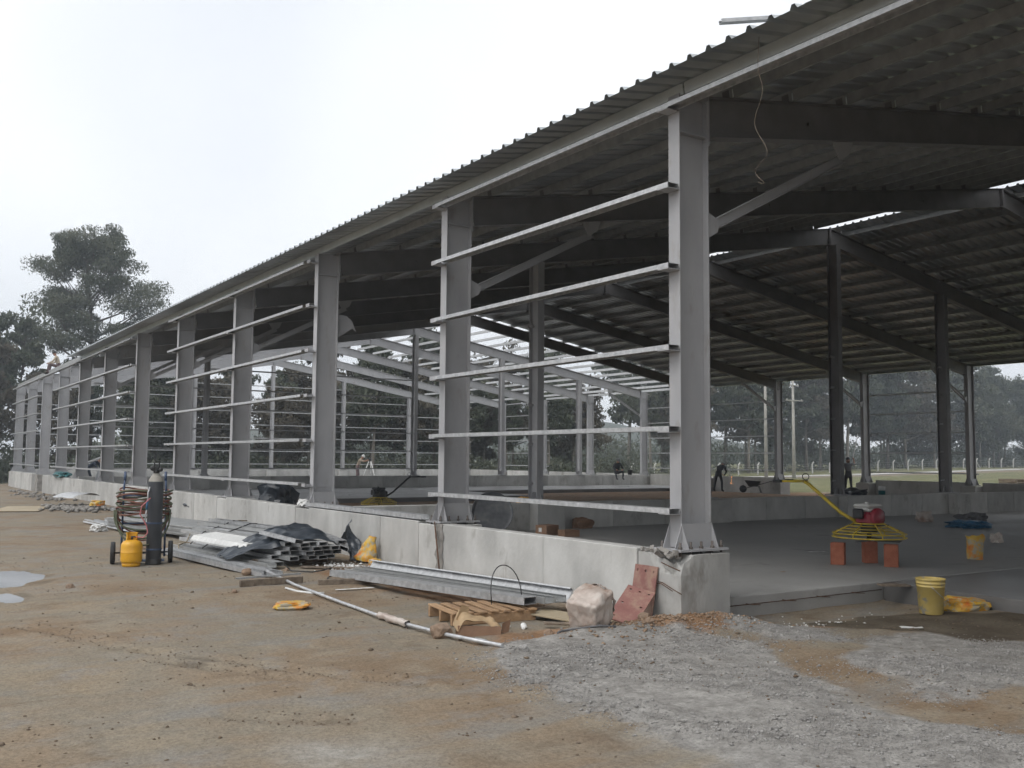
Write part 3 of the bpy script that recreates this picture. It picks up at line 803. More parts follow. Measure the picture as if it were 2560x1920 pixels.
def leaves_np(r,centers,radii,per,size,droop=0.55):
    """diamond leaves spread through clumps"""
    C=[];
    n=int(sum(per))
    ctr=np.repeat(np.array(centers),per,axis=0); rad=np.repeat(np.array(radii),per,axis=0)
    d=r.normal(size=(n,3)); d/=np.linalg.norm(d,axis=1)[:,None]
    u=r.random(n)**0.45
    pos=ctr+d*u[:,None]*rad
    ax=r.normal(size=(n,3)); ax[:,2]-=droop*2; ax/=np.linalg.norm(ax,axis=1)[:,None]
    sd=np.cross(ax,r.normal(size=(n,3))); sd/=np.linalg.norm(sd,axis=1)[:,None]
    ln=size*(0.6+0.8*r.random(n)); w=ln*0.42
    P=np.empty((n,4,3)); P[:,0]=pos-ax*ln[:,None]*.5; P[:,1]=pos+sd*w[:,None]*.5; P[:,2]=pos+ax*ln[:,None]*.5; P[:,3]=pos-sd*w[:,None]*.5
    return P.reshape(-1,3)

def mesh_np(name,P,mat):
    n=len(P)//4; me=bpy.data.meshes.new(name)
    me.vertices.add(len(P)); me.vertices.foreach_set('co',P.astype(np.float32).ravel())
    me.loops.add(len(P)); me.loops.foreach_set('vertex_index',np.arange(len(P),dtype=np.int32))
    me.polygons.add(n); me.polygons.foreach_set('loop_start',np.arange(0,len(P),4,dtype=np.int32))
    me.materials.append(mat); me.update(calc_edges=True); me.validate()
    return me

def tree_meshes(seed,H,base,spread,nl,leaf,per,tr,mats,shape='round',lean=0.0,tight=1.0,nsub=3):
    """trunk with limbs, crown of leaf clumps; returns the two meshes"""
    r=np.random.default_rng(seed); mb=MB(); cents=[]; rads=[]; cnt=[]
    k=9; tp=[]
    wx,wy=r.random()*6,r.random()*6
    for i in range(k):
        t=i/(k-1); tp.append(Vector((lean*t*H+.03*H*math.sin(wx+3*t)*t, .03*H*math.sin(wy+2.6*t)*t, t*H*.93)))
    mb.tube(tp,[tr*(1-.86*(i/(k-1))**.8) for i in range(k)],9)
    def at(t):
        f=t*(k-1); i=min(k-2,int(f)); return tp[i].lerp(tp[i+1],f-i)
    for i in range(nl):
        t=base+(0.97-base)*((i+.5)/nl)
        a=i*2.399+r.random()*.8
        tt=(t-base)/(1-base)
        if shape=='round': L=spread*(math.sin(math.pi*min(1,.18+.78*tt))**.7)
        elif shape=='cone': L=spread*(1.05-.85*tt)
        else: L=spread*(.55+.6*r.random())*(1-.35*tt)
        L*=.75+.5*r.random()
        rise=.25+.55*tt+.2*r.random()
        p0=at(t*.98); dirv=Vector((math.cos(a),math.sin(a),rise)).normalized()
        p1=p0+dirv*L*.5+Vector((0,0,-.02*L)); p2=p0+dirv*L+Vector((r.normal()*.12*L,r.normal()*.12*L,.12*L))
        r0=tr*(1-.85*t)*.55+.02
        mb.tube([p0,p1,p2],[r0,r0*.6,r0*.18],6)
        cl=[p2, p1.lerp(p2,.55)+Vector(r.normal(size=3)*.14*L)]
        for j in range(nsub):
            q0=p0.lerp(p2,.3+.6*j/max(1,nsub-1)*.9); q1=q0+Vector((math.cos(a+(1 if j%2 else -1)*(.7+.5*r.random())),math.sin(a+(1 if j%2 else -1)*(.7+.5*r.random())),.35+.5*r.random()))*L*.42
            mb.tube([q0,q0.lerp(q1,.5)+Vector((0,0,.03*L)),q1],[r0*.4,r0*.25,r0*.08],5); cl.append(q1)
        for c in cl:
            s=(L*(.17+.10*r.random())+.22)*tight
            cents.append(c); rads.append((s*1.25,s*1.25,s*.75)); cnt.append(int(per*(.6+.8*r.random())))
    c=at(1.0)
    for j in range(3):
        cents.append(c+Vector(r.normal(size=3)*.05*H)); s=(.06*H+.2)*tight; rads.append((s,s,s)); cnt.append(per)
    P=leaves_np(r,[tuple(c) for c in cents],rads,cnt,leaf)
    return mb.mesh('trunk',mats[0]), mesh_np('crown',P,mats[1])

protos=[tree_meshes(11,14,.22,3.0,20,.46,95,.22,(M['bark'],M['leaf']),'tall'),
        tree_meshes(12,15,.30,2.7,19,.46,95,.20,(M['pale_bark'],M['leaf']),'tall'),
        tree_meshes(13,12,.16,3.2,20,.44,95,.20,(M['bark'],M['leaf']),'round'),
        tree_meshes(14,13,.25,2.6,18,.44,95,.18,(M['pale_bark'],M['leaf2']),'tall'),
        tree_meshes(15,11,.12,2.9,20,.44,95,.18,(M['bark'],M['leaf2']),'round'),
        tree_meshes(16,16,.35,2.9,20,.48,95,.24,(M['pale_bark'],M['leaf']),'round')]
def plant(i,x,y,s,rz,label,group=None,name='eucalyptus_tree'):
    t=thing(name,label,'tree',(x,y,gz(x,y)-.1),rz,group); t.scale=(s,s,s*(.94+.12*rng.random()))
    link('trunk',protos[i][0],t); link('crown',protos[i][1],t)
    return t
# wood behind the open frames
spots=[]
for row,(yy,step,x0,x1) in enumerate(((62.5,4.4,9,49),(68.5,4.4,7,53),(76,5.2,14,56))):
    x=x0
    while x<x1:
        spots.append((x+rng.uniform(-1.2,1.2),yy+rng.uniform(-1.6,1.6),row)); x+=step
for x,y,row in spots:
    pi_=rng.randrange(6); s=rng.uniform(8.3,11.6)*(1+.07*row)/(14,15,12,13,11,16)[pi_]
    if x<22: s*=.80
    plant(pi_,x,y,s,rng.random()*6.28,'dark leafy tree in the wood behind the open frames','wood behind the open frames')
# hazier wood past the road and fence
for row,(yy,step,x0,x1) in enumerate(((80,4.6,72,200),(89,5.6,76,215))):
    x=x0
    while x<x1:
        k=1.18-.02*sstep(110,140,x)+.12*sstep(150,190,x)
        plant(rng.randrange(6),x+rng.uniform(-1.5,1.5),yy+rng.uniform(-2,2),rng.uniform(.80,1.08)*k,rng.random()*6.28,'tall hazy tree in the wood beyond the fence','wood beyond the fence')
        x+=step
# trees at the far end of the yard
for x,y,i,s in ((-3.5,66,4,.75),(-1.0,63,3,.80),(-6,70,2,.9),(3.0,64,4,.66),(0.2,74,0,.85)):
    plant(i,x,y,s,rng.random()*6,'low dark tree at the far end of the yard','trees at the far end of the yard')
tm=tree_meshes(31,12.6,.38,1.9,16,.30,110,.15,(M['bark'],M['leaf']),'cone')
t=thing('eucalyptus_tree','slim conical tree at the far left edge, lower than the big one','tree',(1.55,68,-.2)); link('trunk',tm[0],t); link('crown',tm[1],t)
tm=tree_meshes(47,20.4,.40,3.9,27,.19,400,.36,(M['bark'],M['leaf']),'round',0.0,.84,5)
t=thing('eucalyptus_tree','big broad-crowned eucalyptus towering over the left end of the roof','tree',(7.4,75,-.2),2.2); link('trunk',tm[0],t); link('crown',tm[1],t)

# brush under the trees: one mass
r_=np.random.default_rng(5); cs=[];rs=[];ct=[]
for i in range(620):
    h=r_.uniform(.5,1.4)
    if i<200: x=r_.uniform(-8,54); y=r_.uniform(59.5,66)
    elif i<360: x=r_.uniform(-8,56); y=r_.uniform(68,84); h=r_.uniform(1.2,2.8)
    else: x=r_.uniform(68,215); y=r_.uniform(79,92); h=r_.uniform(1.2,4.2)
    cs.append((x,y,gz(x,y)+h*.55)); rs.append((1.7,1.1,h)); ct.append(130)
me=mesh_np('undergrowth',leaves_np(r_,cs,rs,ct,.34),M['leaf'])
link('undergrowth',me,kind='stuff',label='dense dark brush along the foot of the trees')

cs=[];rs=[];ct=[]
for i in range(200):
    x=r_.uniform(20,330); y=r_.uniform(128,165); h=r_.uniform(2.0,4.2)
    cs.append((x,y,gz(x,y)+h*.6)); rs.append((5.5,4.0,h)); ct.append(110)
me=mesh_np('treeline',leaves_np(r_,cs,rs,ct,1.3),M['leaf'])
link('treeline',me,kind='stuff',label='distant hazy belt of trees beyond the field')
# far hill seen through the gap in the trees
hb=MB()
hp=[]
for i in range(41):
    t=i/40; x=60+t*330; hp.append((x,330-.15*x,15*math.exp(-((t-.42)/.35)**2)+3*nz(t*7,1.0)+3))
hb.add(hp+[(x,y+60,-5) for x,y,z in hp]+[(x,y-60,-5) for x,y,z in hp],[(i,i+1,41+i+1,41+i) for i in range(40)]+[(82+i,82+i+1,i+1,i) for i in range(40)])
M['hill']=surf('wooded_hill',[(0.05,0.06,0.04),(0.08,0.085,0.06)],rough=1,scale=.05,space='World',var=0)
hb.build('hill',M['hill'],kind='structure',label='low wooded hill far beyond the field')
# ---------------------------------------------------------------- more materials
M['yellow']   = surf('yellow_paint',[(0.50,0.36,0.02),(0.62,0.47,0.05)],rough=0.45,scale=8,spots=(9,0.60,0.72,(0.30,0.25,0.15)),var=0.03)
M['gas_y']    = surf('orange_yellow_cylinder_paint',[(0.60,0.29,0.01),(0.70,0.37,0.02)],rough=0.4,scale=6,spots=(7,0.62,0.76,(0.35,0.20,0.05)),var=0)
M['cyl_dark'] = surf('dark_grey_cylinder_paint',[(0.030,0.034,0.042),(0.055,0.058,0.064)],rough=0.45,scale=5,stretch=(1,1,.3),spots=(6,0.60,0.75,(0.075,0.07,0.065)),var=0)
M['cyl_pale'] = surf('pale_shoulder_paint',[(0.24,0.225,0.19),(0.33,0.31,0.27)],rough=0.6,scale=9,var=0)
M['blue']     = surf('blue_cart_paint',[(0.03,0.055,0.11),(0.06,0.09,0.16)],rough=0.5,scale=8,spots=(8,0.58,0.72,(0.12,0.09,0.07)),var=0)
M['hose_r']   = surf('red_rubber_hose',[(0.15,0.060,0.042),(0.21,0.095,0.068)],rough=0.65,scale=6,var=0.15)
M['hose_g']   = surf('green_rubber_hose',[(0.055,0.068,0.035),(0.095,0.105,0.06)],rough=0.65,scale=6,var=0.15)
M['pink_hose']= surf('pink_hose',[(0.42,0.12,0.13),(0.5,0.17,0.17)],rough=0.5,scale=6,var=0)
M['dark_metal']=surf('dark_metal',[(0.035,0.035,0.036),(0.07,0.068,0.066)],rough=0.5,metal=0.3,scale=8)
M['engine_black']=surf('black_engine',[(0.012,0.012,0.013),(0.03,0.03,0.03)],rough=0.4,scale=8)
M['engine_red']=surf('red_engine_cover',[(0.22,0.02,0.035),(0.30,0.035,0.05)],rough=0.4,scale=8,var=0)
M['tank_white']=surf('white_fuel_tank',[(0.52,0.51,0.48),(0.62,0.61,0.58)],rough=0.4,scale=8,var=0)
M['tarp']     = surf('black_blue_plastic_sheet',[(0.020,0.026,0.034),(0.045,0.055,0.068)],rough=0.33,scale=4,bump=0.25,bscale=9,var=0)
M['bag_y']    = surf('yellow_printed_sack',[(0.55,0.15,0.025),(0.60,0.36,0.04),(0.62,0.45,0.07)],rough=0.5,scale=5.5,spots=(11,0.50,0.58,(0.40,0.35,0.26)),var=0.05,bump=0.4,bscale=12)
M['bag_dirty']= surf('dirty_pale_plastic',[(0.36,0.28,0.235),(0.49,0.42,0.37),(0.58,0.53,0.48)],rough=0.45,scale=4,spots=(3,0.55,0.72,(0.27,0.17,0.12)),var=0,bump=0.2,bscale=14)
M['card']     = surf('brown_cardboard',[(0.33,0.225,0.125),(0.42,0.30,0.175)],rough=0.85,scale=5,bump=0.1,var=0.08)
M['card_d']   = surf('dark_cardboard',[(0.20,0.115,0.07),(0.27,0.165,0.105)],rough=0.85,scale=5,var=0.08)
M['white']    = surf('white_scrap',[(0.60,0.60,0.58),(0.74,0.74,0.72)],rough=0.6,scale=9,var=0.05)
M['pail']     = surf('yellow_plastic_pail',[(0.48,0.355,0.10),(0.57,0.44,0.16)],rough=0.55,scale=5,spots=(9,0.54,0.62,(0.30,0.28,0.23)),var=0)
M['stone']    = surf('field_stone',[(0.20,0.135,0.09),(0.30,0.22,0.16)],rough=0.95,scale=6,bump=0.5,var=0.15)
M['grey_stone']=surf('crushed_stone',[(0.18,0.172,0.162),(0.28,0.269,0.255),(0.385,0.372,0.352)],rough=0.95,scale=9,space='World',var=0)
M['clod']     = surf('soil_clods',[(0.12,0.085,0.058),(0.20,0.155,0.115)],rough=0.98,scale=5,space='World',var=0)
M['rope']     = surf('tan_rope',[(0.26,0.21,0.14),(0.34,0.29,0.2)],rough=0.9,scale=20)
M['post']     = surf('fence_post_concrete',[(0.46,0.45,0.43),(0.58,0.57,0.55)],rough=0.9,scale=4,var=0.06)
M['pole']     = surf('utility_pole_concrete',[(0.33,0.315,0.285),(0.41,0.395,0.36)],rough=0.9,scale=2,var=0.04)
M['skin']     = surf('skin',[(0.25,0.135,0.085),(0.30,0.165,0.11)],rough=0.6,scale=4,var=0)
M['blue_sheet']=surf('blue_plastic_sheet',[(0.02,0.10,0.20),(0.05,0.17,0.30)],rough=0.4,scale=6,var=0)
M['teal']     = surf('teal_tin',[(0.02,0.12,0.13),(0.03,0.16,0.17)],rough=0.4,scale=6,var=0)
M['grey_cloth']=surf('grey_cloth',[(0.10,0.10,0.105),(0.16,0.16,0.165)],rough=0.9,scale=6,var=0)
M['ink']      = surf('dark_print',[(0.05,0.04,0.04),(0.09,0.08,0.07)],rough=0.6,scale=6,var=0)
def glow(name,col,s):
    mt,n,l,b=new_mat(name); b.inputs['Base Color'].default_value=(*col,1)
    b.inputs['Emission Color'].default_value=(*col,1); b.inputs['Emission Strength'].default_value=s; return mt
M['spark']=glow('grinder_sparks',(1.0,0.40,0.10),2.2)

# ---------------------------------------------------------------- rock and rubble shapes
def lump_me(name,seed,size,mat,sub=2,rough=.35,box=0.0,flat=True):
    b=bmesh.new(); bmesh.ops.create_icosphere(b,subdivisions=sub,radius=1.0)
    for v in b.verts:
        p=v.co.copy()
        if box>0:
            e=1-box*.75; p=Vector([math.copysign(abs(c)**e,c) for c in p]); p=p/max(abs(c) for c in p)*.5+p.normalized()*.5
        k=1+rough*nz(p.x*1.3+seed*7.1,p.y*1.3,p.z*1.3)+rough*.5*nz(p.x*3+seed,p.y*3,p.z*3)
        v.co=Vector((p.x*k*size[0],p.y*k*size[1],p.z*k*size[2]))
    if flat:
        zm=min(v.co.z for v in b.verts)
        for v in b.verts: v.co.z=max(v.co.z,zm*.6)-zm*.6
    me=bpy.data.meshes.new(name); b.to_mesh(me); b.free(); me.materials.append(mat)
    return me

def stones_mesh(name,pts,mat,seed=3):
    """many small angular stones in one mesh: each a 6-vertex octahedron, squashed and turned"""
    r=np.random.default_rng(seed); n=len(pts); P=np.array(pts)   # x,y,z,size
    base=np.array([(1,0,0),(0,1,0),(-1,0,0),(0,-1,0),(0,0,.75),(0,0,-.75)],float)
    v=base[None]*(0.55+0.75*r.random((n,6,1)))*P[:,None,3:4]
    a=r.random(n)*6.283; ca,sa=np.cos(a),np.sin(a)
    t=(r.random(n)-.5)*1.4; ct,st=np.cos(t),np.sin(t)
    x=v[...,0]; y=v[...,1]; z=v[...,2]
    y2=y*ct[:,None]-z*st[:,None]; z2=(y*st[:,None]+z*ct[:,None])*.72
    X=x*ca[:,None]-y2*sa[:,None]; Y=x*sa[:,None]+y2*ca[:,None]
    co=np.stack([X+P[:,0:1],Y+P[:,1:2],z2+P[:,2:3]],-1).reshape(-1,3)
    f=np.array([(0,1,4),(1,2,4),(2,3,4),(3,0,4),(1,0,5),(2,1,5),(3,2,5),(0,3,5)])
    F=(f[None]+np.arange(n)[:,None,None]*6).reshape(-1)
    me=bpy.data.meshes.new(name); me.vertices.add(n*6); me.vertices.foreach_set('co',co.astype(np.float32).ravel())
    me.loops.add(len(F)); me.loops.foreach_set('vertex_index',F.astype(np.int32))
    me.polygons.add(n*8); me.polygons.foreach_set('loop_start',np.arange(0,n*24,3,dtype=np.int32))
    me.materials.append(mat); me.update(calc_edges=True); return me

pts=[]
g2=random.Random(21)
while len(pts)<30000:
    i=g2.random()
    if i<.78: x,y=g2.uniform(-3.3,0.4),g2.uniform(-5.6,-.15)
    else: x,y=g2.uniform(0,3.2),g2.uniform(-3.4,-.4)
    m_=gravel_mask(x,y)
    if g2.random()<m_*(.40+1.1*nz(x*1.1,y*1.1,6)):
        s=g2.uniform(.0035,.009) if g2.random()<.955 else g2.uniform(.010,.022)
        pts.append((x,y,gz(x,y)+s*.25,s))
link('gravel',stones_mesh('gravel',pts,M['grey_stone']),kind='stuff',label='grey crushed stone spread in front of the wall end')
pts=[]
for i in range(5200):
    x,y=g2.uniform(-7,4),g2.uniform(-6,10)
    if x>.1 and y>-.1: continue
    if x>3.3: continue
    k=nz(x*.9,y*.9,2)+nz(x*3,y*3,5)*.6
    near_wall=math.exp(-((x+.9)/.9)**2)
    if k+near_wall*.5<.10: continue
    s=g2.uniform(.006,.016) if g2.random()<.94 else g2.uniform(.016,.034)
    pts.append((x,y,gz(x,y)+s*.2,s))
for a,b in RUTS:
    for i in range(70):
        t=g2.random(); d=g2.gauss(0,.12)
        x=a[0]+(b[0]-a[0])*t+d; y=a[1]+(b[1]-a[1])*t+g2.gauss(0,.1); s=g2.uniform(.005,.014)
        pts.append((x,y,gz(x,y)+s*.2,s))
link('soil_clods',stones_mesh('soil_clods',pts,M['clod'],8),kind='stuff',label='crumbs of soil scattered over the yard')
pts=[]
for i in range(420):
    x,y=g2.gauss(-.4,.55),g2.gauss(-.62,.2)
    if y>-.37 and x>-.2: continue
    s=g2.uniform(.008,.03); pts.append((x,y,gz(x,y)+s*.2,s))
M['sand_clod']=surf('sandy_soil_lumps',[(0.22,0.145,0.092),(0.33,0.24,0.165)],rough=.98,scale=5,space='World',var=0)
link('soil_clods',stones_mesh('soil_clods',pts,M['sand_clod'],9),kind='stuff',label='sandy lumps of soil heaped before the wall end')

# single stones
for x,y,s,lab,mt in ((-2.53,.40,.105,'round tan boulder against the end of the long pipe','stone'),
                  (-2.60,5.75,.075,'pale stone beside the front channel bundle','stone'),(-2.72,5.2,.035,'small stone in front of the channel bundle end','stone'),
                  (-1.98,4.2,.06,'reddish stone at the end of the half-buried board','stone'),(-3.32,4.05,.035,'small brown stone on the open soil beyond the flat sack','stone'),
                  (-4.9,5.6,.05,'dark clod alone on the soil beyond the puddle','stone'),(-.62,-.30,.075,'lump of orange soil at the foot of the leaning plates','stone'),
                  (-.85,-.62,.05,'lump of orange soil before the dirty plastic bale','stone'),(-1.72,-.2,.045,'stone beside the cardboard on the orange soil','stone'),
                  (-2.35,-.72,.045,'grey stone on the tip of the gravel','grey_stone'),(-2.9,10.4,.05,'pale stone behind the gas cart','stone'),(-1.9,6.1,.04,'stone under the channel pile','stone')):
    link('rock',lump_me('rock',x*3+y,(s,s*.95,s*.8),M[mt],3,.3),loc=(x,y,gz(x,y)-.008),label=lab,cat='rock')

# ---------------------------------------------------------------- gas cart
def frame_from(dirx,diry):
    return math.atan2(diry,dirx)
rzc=-.227     # cart faces the camera: local +x to the right, local -y towards the viewer
cart=thing('gas_cart','blue two-wheeled gas cart wrapped in hose coils','cart',(-3.47,8.14,gz(-3.5,8.1)),rzc)
mb=MB()
for sx in (-.30,.33):
    mb.tube([(sx,.10,.10),(sx,.12,.6),(sx*.98,.16,1.18),(sx*.95,.20,1.36)],.016,8)
for zz in (.16,.62,1.05): mb.tube([(-.30,.115,zz),(.33,.115,zz)],.014,8)
mb.box(-.30,.33,-.16,.12,.05,.065); mb.build('cart_frame',M['blue'],cart)
mb=MB(); mb.tube([(-.46,.10,.17),(.46,.10,.17)],.012,8); mb.build('axle',M['dark_metal'],cart)
for sx in (-.42,.42):
    c=thing_=None
    mb=MB(); Mx=rotm(0,math.pi/2,0)
    mb.lathe([(.125,-.035),(.165,-.032),(.172,-.015),(.172,.015),(.165,.032),(.125,.035),(.125,-.035)],28,(sx,.10,.172),Mx)
    w=mb.build('wheel',M['black_rub'],cart)
    mb=MB(); mb.lathe([(0,-.02),(.03,-.03),(.04,-.02),(.12,-.012),(.125,-.02),(.125,.02),(.12,.012),(.04,.02),(.03,.03),(0,.02)],20,(sx,.10,.172),Mx); mb.build('rim',M['dark_metal'],w)
# handle grips
mb=MB()
for sx in (-.285,.314): mb.tube([(sx,.185,1.28),(sx*1.0,.215,1.42)],.021,8)
mb.build('grip',M['blue'],cart)
ho=thing('hose','coils of red and green gas hose hung around the cart','hose',(-3.47,8.14,.7),rzc)
hr=random.Random(4)
for k in range(14):
    zz=1.13-.030*k-.70+hr.uniform(-.012,.012); rx=.385+hr.uniform(-.03,.03); ry=.22+hr.uniform(-.03,.03); tl=hr.uniform(-.03,.03); ph=hr.random()*6
    P=[]
    for i in range(37):
        a=2*math.pi*i/36
        P.append((.01+rx*math.cos(a), .10+ry*math.sin(a), zz+tl*math.cos(a+ph)+.018*math.sin(3*a+ph)))
    mb=MB(); mb.tube(P,.0135,6,cap=False); mb.build('hose_loop',M['hose_r' if k%3!=1 else 'hose_g'],ho)
for k in range(6):
    P=[]; dr=.13+.05*k+hr.uniform(0,.05); x0=-.40+hr.uniform(-.02,.03); x1=.36+hr.uniform(-.03,.05)
    for i in range(25):
        t=i/24; a=math.pi*t
        P.append((x0+(x1-x0)*(.5-.5*math.cos(a)), .10-.24*math.sin(a)*(.9 if k%2 else -.4)-.02*k, .72-.70-dr*math.sin(a)**.7+.10*(1-math.sin(a))))
    mb=MB(); mb.tube(P,.0135,6); mb.build('hose_loop',M['hose_g' if k%2 else 'hose_r'],ho)
# oxygen cylinder
g_=gz(-3.34,7.97)
oc=thing('gas_cylinder','tall dark grey oxygen cylinder with pale shoulder on the cart','gas cylinder',(-3.335,7.97,g_+.0),rzc)
mb=MB(); mb.lathe([(0,0),(.105,0),(.112,.012),(.112,1.245),(.111,1.27)],32); mb.build('cylinder_body',M['cyl_dark'],oc)
mb=MB(); mb.lathe([(.1112,1.27),(.104,1.30),(.082,1.345),(.05,1.38),(.038,1.40),(.0,1.40)],32); mb.build('shoulder',M['cyl_pale'],oc)
mb=MB(); mb.lathe([(.04,1.395),(.046,1.41),(.046,1.45),(.03,1.455),(.022,1.50),(0,1.5)],14)
mb.tube([(-.07,0,1.475),(.07,0,1.475)],.017,8); mb.tube([(0,-.06,1.475),(0,.02,1.475)],.02,8)
mb.lathe([(0,-.012),(.036,-.012),(.04,0),(.036,.014),(0,.014)],14,(-.055,-.07,1.475),rotm(math.pi/2,0,0))
mb.lathe([(0,-.012),(.03,-.012),(.034,0),(.03,.014),(0,.014)],14,(.06,-.06,1.455),rotm(math.pi/2,0,0))
vb=mb.build('valve',M['engine_black'],oc)
mb=MB()
mb.tube([(.055*math.cos(a),.055*math.sin(a),1.575) for a in [2*math.pi*i/16 for i in range(17)]],.009,6,cap=False)
for a in (.6,2.2,3.9,5.4): mb.tube([(.042*math.cos(a),.042*math.sin(a),1.42),(.055*math.cos(a),.055*math.sin(a),1.575)],.007,6)
mb.build('valve_guard',M['engine_black'],oc)
mb=MB(); mb.lathe([(.115,.0),(.1165,.004),(.1165,.08),(.115,.084)],32); mb.build('foot_ring',M['dark_metal'],oc)
for zz in (.22,.62):
    mb=MB(); mb.lathe([(.114,zz),(.1165,zz+.003),(.1165,zz+.022),(.114,zz+.025)],32); mb.build('strap',M['blue'],oc)
# propane cylinder
g_=gz(-3.69,7.9)
pc=thing('gas_cylinder','squat orange-yellow propane cylinder standing in front of the cart','gas cylinder',(-3.685,7.86,g_),rzc)
mb=MB(); mb.lathe([(0,.03),(.10,.035),(.145,.06),(.153,.09),(.155,.12),(.155,.20)],30); mb.lathe([(.155,.20),(.157,.203),(.157,.212),(.155,.215),(.155,.30),(.150,.335),(.125,.37),(.08,.39),(.05,.396),(0,.398)],30); mb.build('cylinder_body',M['gas_y'],pc)
mb=MB(); mb.lathe([(.128,0),(.132,0),(.132,.055),(.128,.055),(.128,0)],30); mb.build('foot_ring',M['gas_y'],pc)
mb=MB()
def collar(s,t):
    a=-.6+s*4.4; return (.082*math.cos(a),.082*math.sin(a),.388+t*.105)
mb.grid(22,2,collar)
mb.tube([(.082*math.cos(-.6+4.4*i/21),.082*math.sin(-.6+4.4*i/21),.497) for i in range(22)],.009,6)
mb.build('valve_collar',M['gas_y'],pc)
mb=MB(); mb.tube([(0,0,.39),(0,0,.45)],.018,8); mb.tube([(0,0,.44),(.05,-.03,.44)],.012,8); mb.build('valve',M['dark_metal'],pc)
mb=MB(); 
P=[(.05,-.03,.44),(.16,-.09,.43),(.22,-.08,.50),(.20,-.05,.60),(.16,-.06,.68),(.10,-.05,.78),(.12,-.03,.90),(.2,-.03,.98),(.24,0,1.02)]
mb.tube(P,.009,6); mb.build('gas_hose',M['pink_hose'],pc)
# torch hung on the cart
to=thing('cutting_torch','brass cutting torch with blue handle hung between the cylinders','torch',(-3.51,7.86,.62),rzc)
mb=MB(); mb.tube([(0,0,0),(.012,0,.12),(.02,0,.22)],.009,8); mb.build('torch_tube',M['galv'],to)
mb=MB(); mb.tube([(.02,0,.22),(.03,0,.36)],.016,8); mb.build('grip',M['blue_sheet'],to)
mb=MB(); mb.tube([(.03,0,.36),(.034,.02,.48),(.06,.07,.56)],.011,8); mb.build('hose_end',M['galv'],to)

# ---------------------------------------------------------------- steel channels lying in the yard
def chan_me(L,w=.15,h=.06,double=False,mat='galv'):
    mb=MB(); t=.005; l_=.018
    if double:      # two channels nested into a box
        mb.beam((0,0,0),(0,L,0),[(-w/2,0),(w/2,0),(w/2,h),(-w/2,h),(-w/2,h-t),(w/2-t,h-t),(w/2-t,t),(-w/2+t,t),(-w/2+t,h-t-.0005),(-w/2,h-t-.0005)])
    else:
        mb.beam((0,0,0),(0,L,0),[(-w/2,0),(w/2,0),(w/2,h),(w/2-l_,h),(w/2-l_,h-t),(w/2-t,h-t),(w/2-t,t),(-w/2+t,t),(-w/2+t,h-t),(-w/2+l_,h-t),(-w/2+l_,h),(-w/2,h)])
    return mb.mesh('channel',M[mat])
cc={}
def channel(x0,y0,x1,y1,z0,z1,label,group=None,roll=0.0,w=.15,h=.06,mat='galv',double=False):
    L=math.sqrt((x1-x0)**2+(y1-y0)**2+(z1-z0)**2); key=(round(L,2),w,h,mat,double)
    if key not in cc: cc[key]=chan_me(L,w,h,double,mat)
    o=link('steel_channel',cc[key],loc=(x0,y0,z0),label=label,cat='steel channel',group=group)
    d=Vector((x1-x0,y1-y0,z1-z0)).normalized()
    q=d.to_track_quat('Y','Z'); o.rotation_mode='QUATERNION'
    from mathutils import Quaternion
    o.rotation_quaternion=q@Quaternion((0,1,0),roll)
    return o
# bundle along the front
channel(-2.46,5.36,-2.80,9.55,.02,.02,'outermost galvanised channel in front of the tarp pile')
channel(-2.28,5.42,-2.60,9.70,.02,.02,'second galvanised channel from the front of the tarp pile')
channel(-2.36,5.55,-2.68,9.62,.085,.085,'channel lying on top of the two front channels',roll=math.pi)
channel(-2.05,6.3,-2.40,10.3,.03,.03,'dull channel between the front bundle and the tarp pile',mat='purlin')
channel(-1.90,6.4,-2.22,10.2,.10,.10,'dull channel lying low beside the white sheet',mat='purlin',roll=math.pi)
# the big pile: rows of nested box channels, ends towards the camera
r0=random.Random(12)
for row in range(4):
    nrow=(6,6,6,4)[row]
    for k in range(nrow):
        xb=-1.80+.155*k+.08*(row%2)+.03*row; yb=6.55+r0.uniform(-.10,.16)+(.25 if k==0 else 0); zz=.10+.066*row
        channel(xb,yb,xb-.30,yb+4.0+r0.uniform(-.1,.2),zz,zz+.0,'galvanised channel in the stack under the black plastic sheet','channels stacked under the black plastic',roll=r0.uniform(-.03,.03),double=True,mat='galv' if r0.random()<.6 else 'purlin')
channel(-.80,6.62,-.95,7.5,.30,.42,'short channel offcut leaning on the stack beside the black plastic',double=True)
channel(-.86,6.45,-.55,7.2,.22,.24,'short channel offcut at the wall side of the stack',double=True,roll=.4)
channel(-1.62,6.35,-1.85,7.3,.36,.44,'short channel offcut tilted on the front corner of the stack',double=True,roll=.2)
channel(-1.10,8.4,-1.52,11.1,.40,.42,'bright channel lying along the wall side of the pile')
channel(-1.28,8.4,-1.75,11.0,.37,.37,'dull channel beside the bright one along the wall',mat='purlin')
# timbers under the pile
for yy,lab in ((7.0,'timber bearer under the near end of the channel stack'),(9.9,'timber bearer under the far end of the channel stack')):
    mb=MB(); mb.cbox(-.6,.6,-.05,.05,-.02,.075,.006); mb.build('timber_bearer',M['old_wood'],loc=(-1.5,yy,.02),label=lab,cat='timber')
# white folded sheet
mb=MB()
for k in range(3):
    z0=.012*k
    mb.add([(-.20,-1.1,z0),(.20,-1.1,z0),(.20,1.1,z0),(-.20,1.1,z0),(-.26,-1.1,z0-.07),(-.26,1.1,z0-.07)],[(0,1,2,3),(0,3,5,4)])
mb.build('folded_sheet',M['white'],loc=(-2.02,8.35,.30),rot=(0,-.1,.10),label='bright white folded metal sheet on the channel pile',cat='metal sheet')
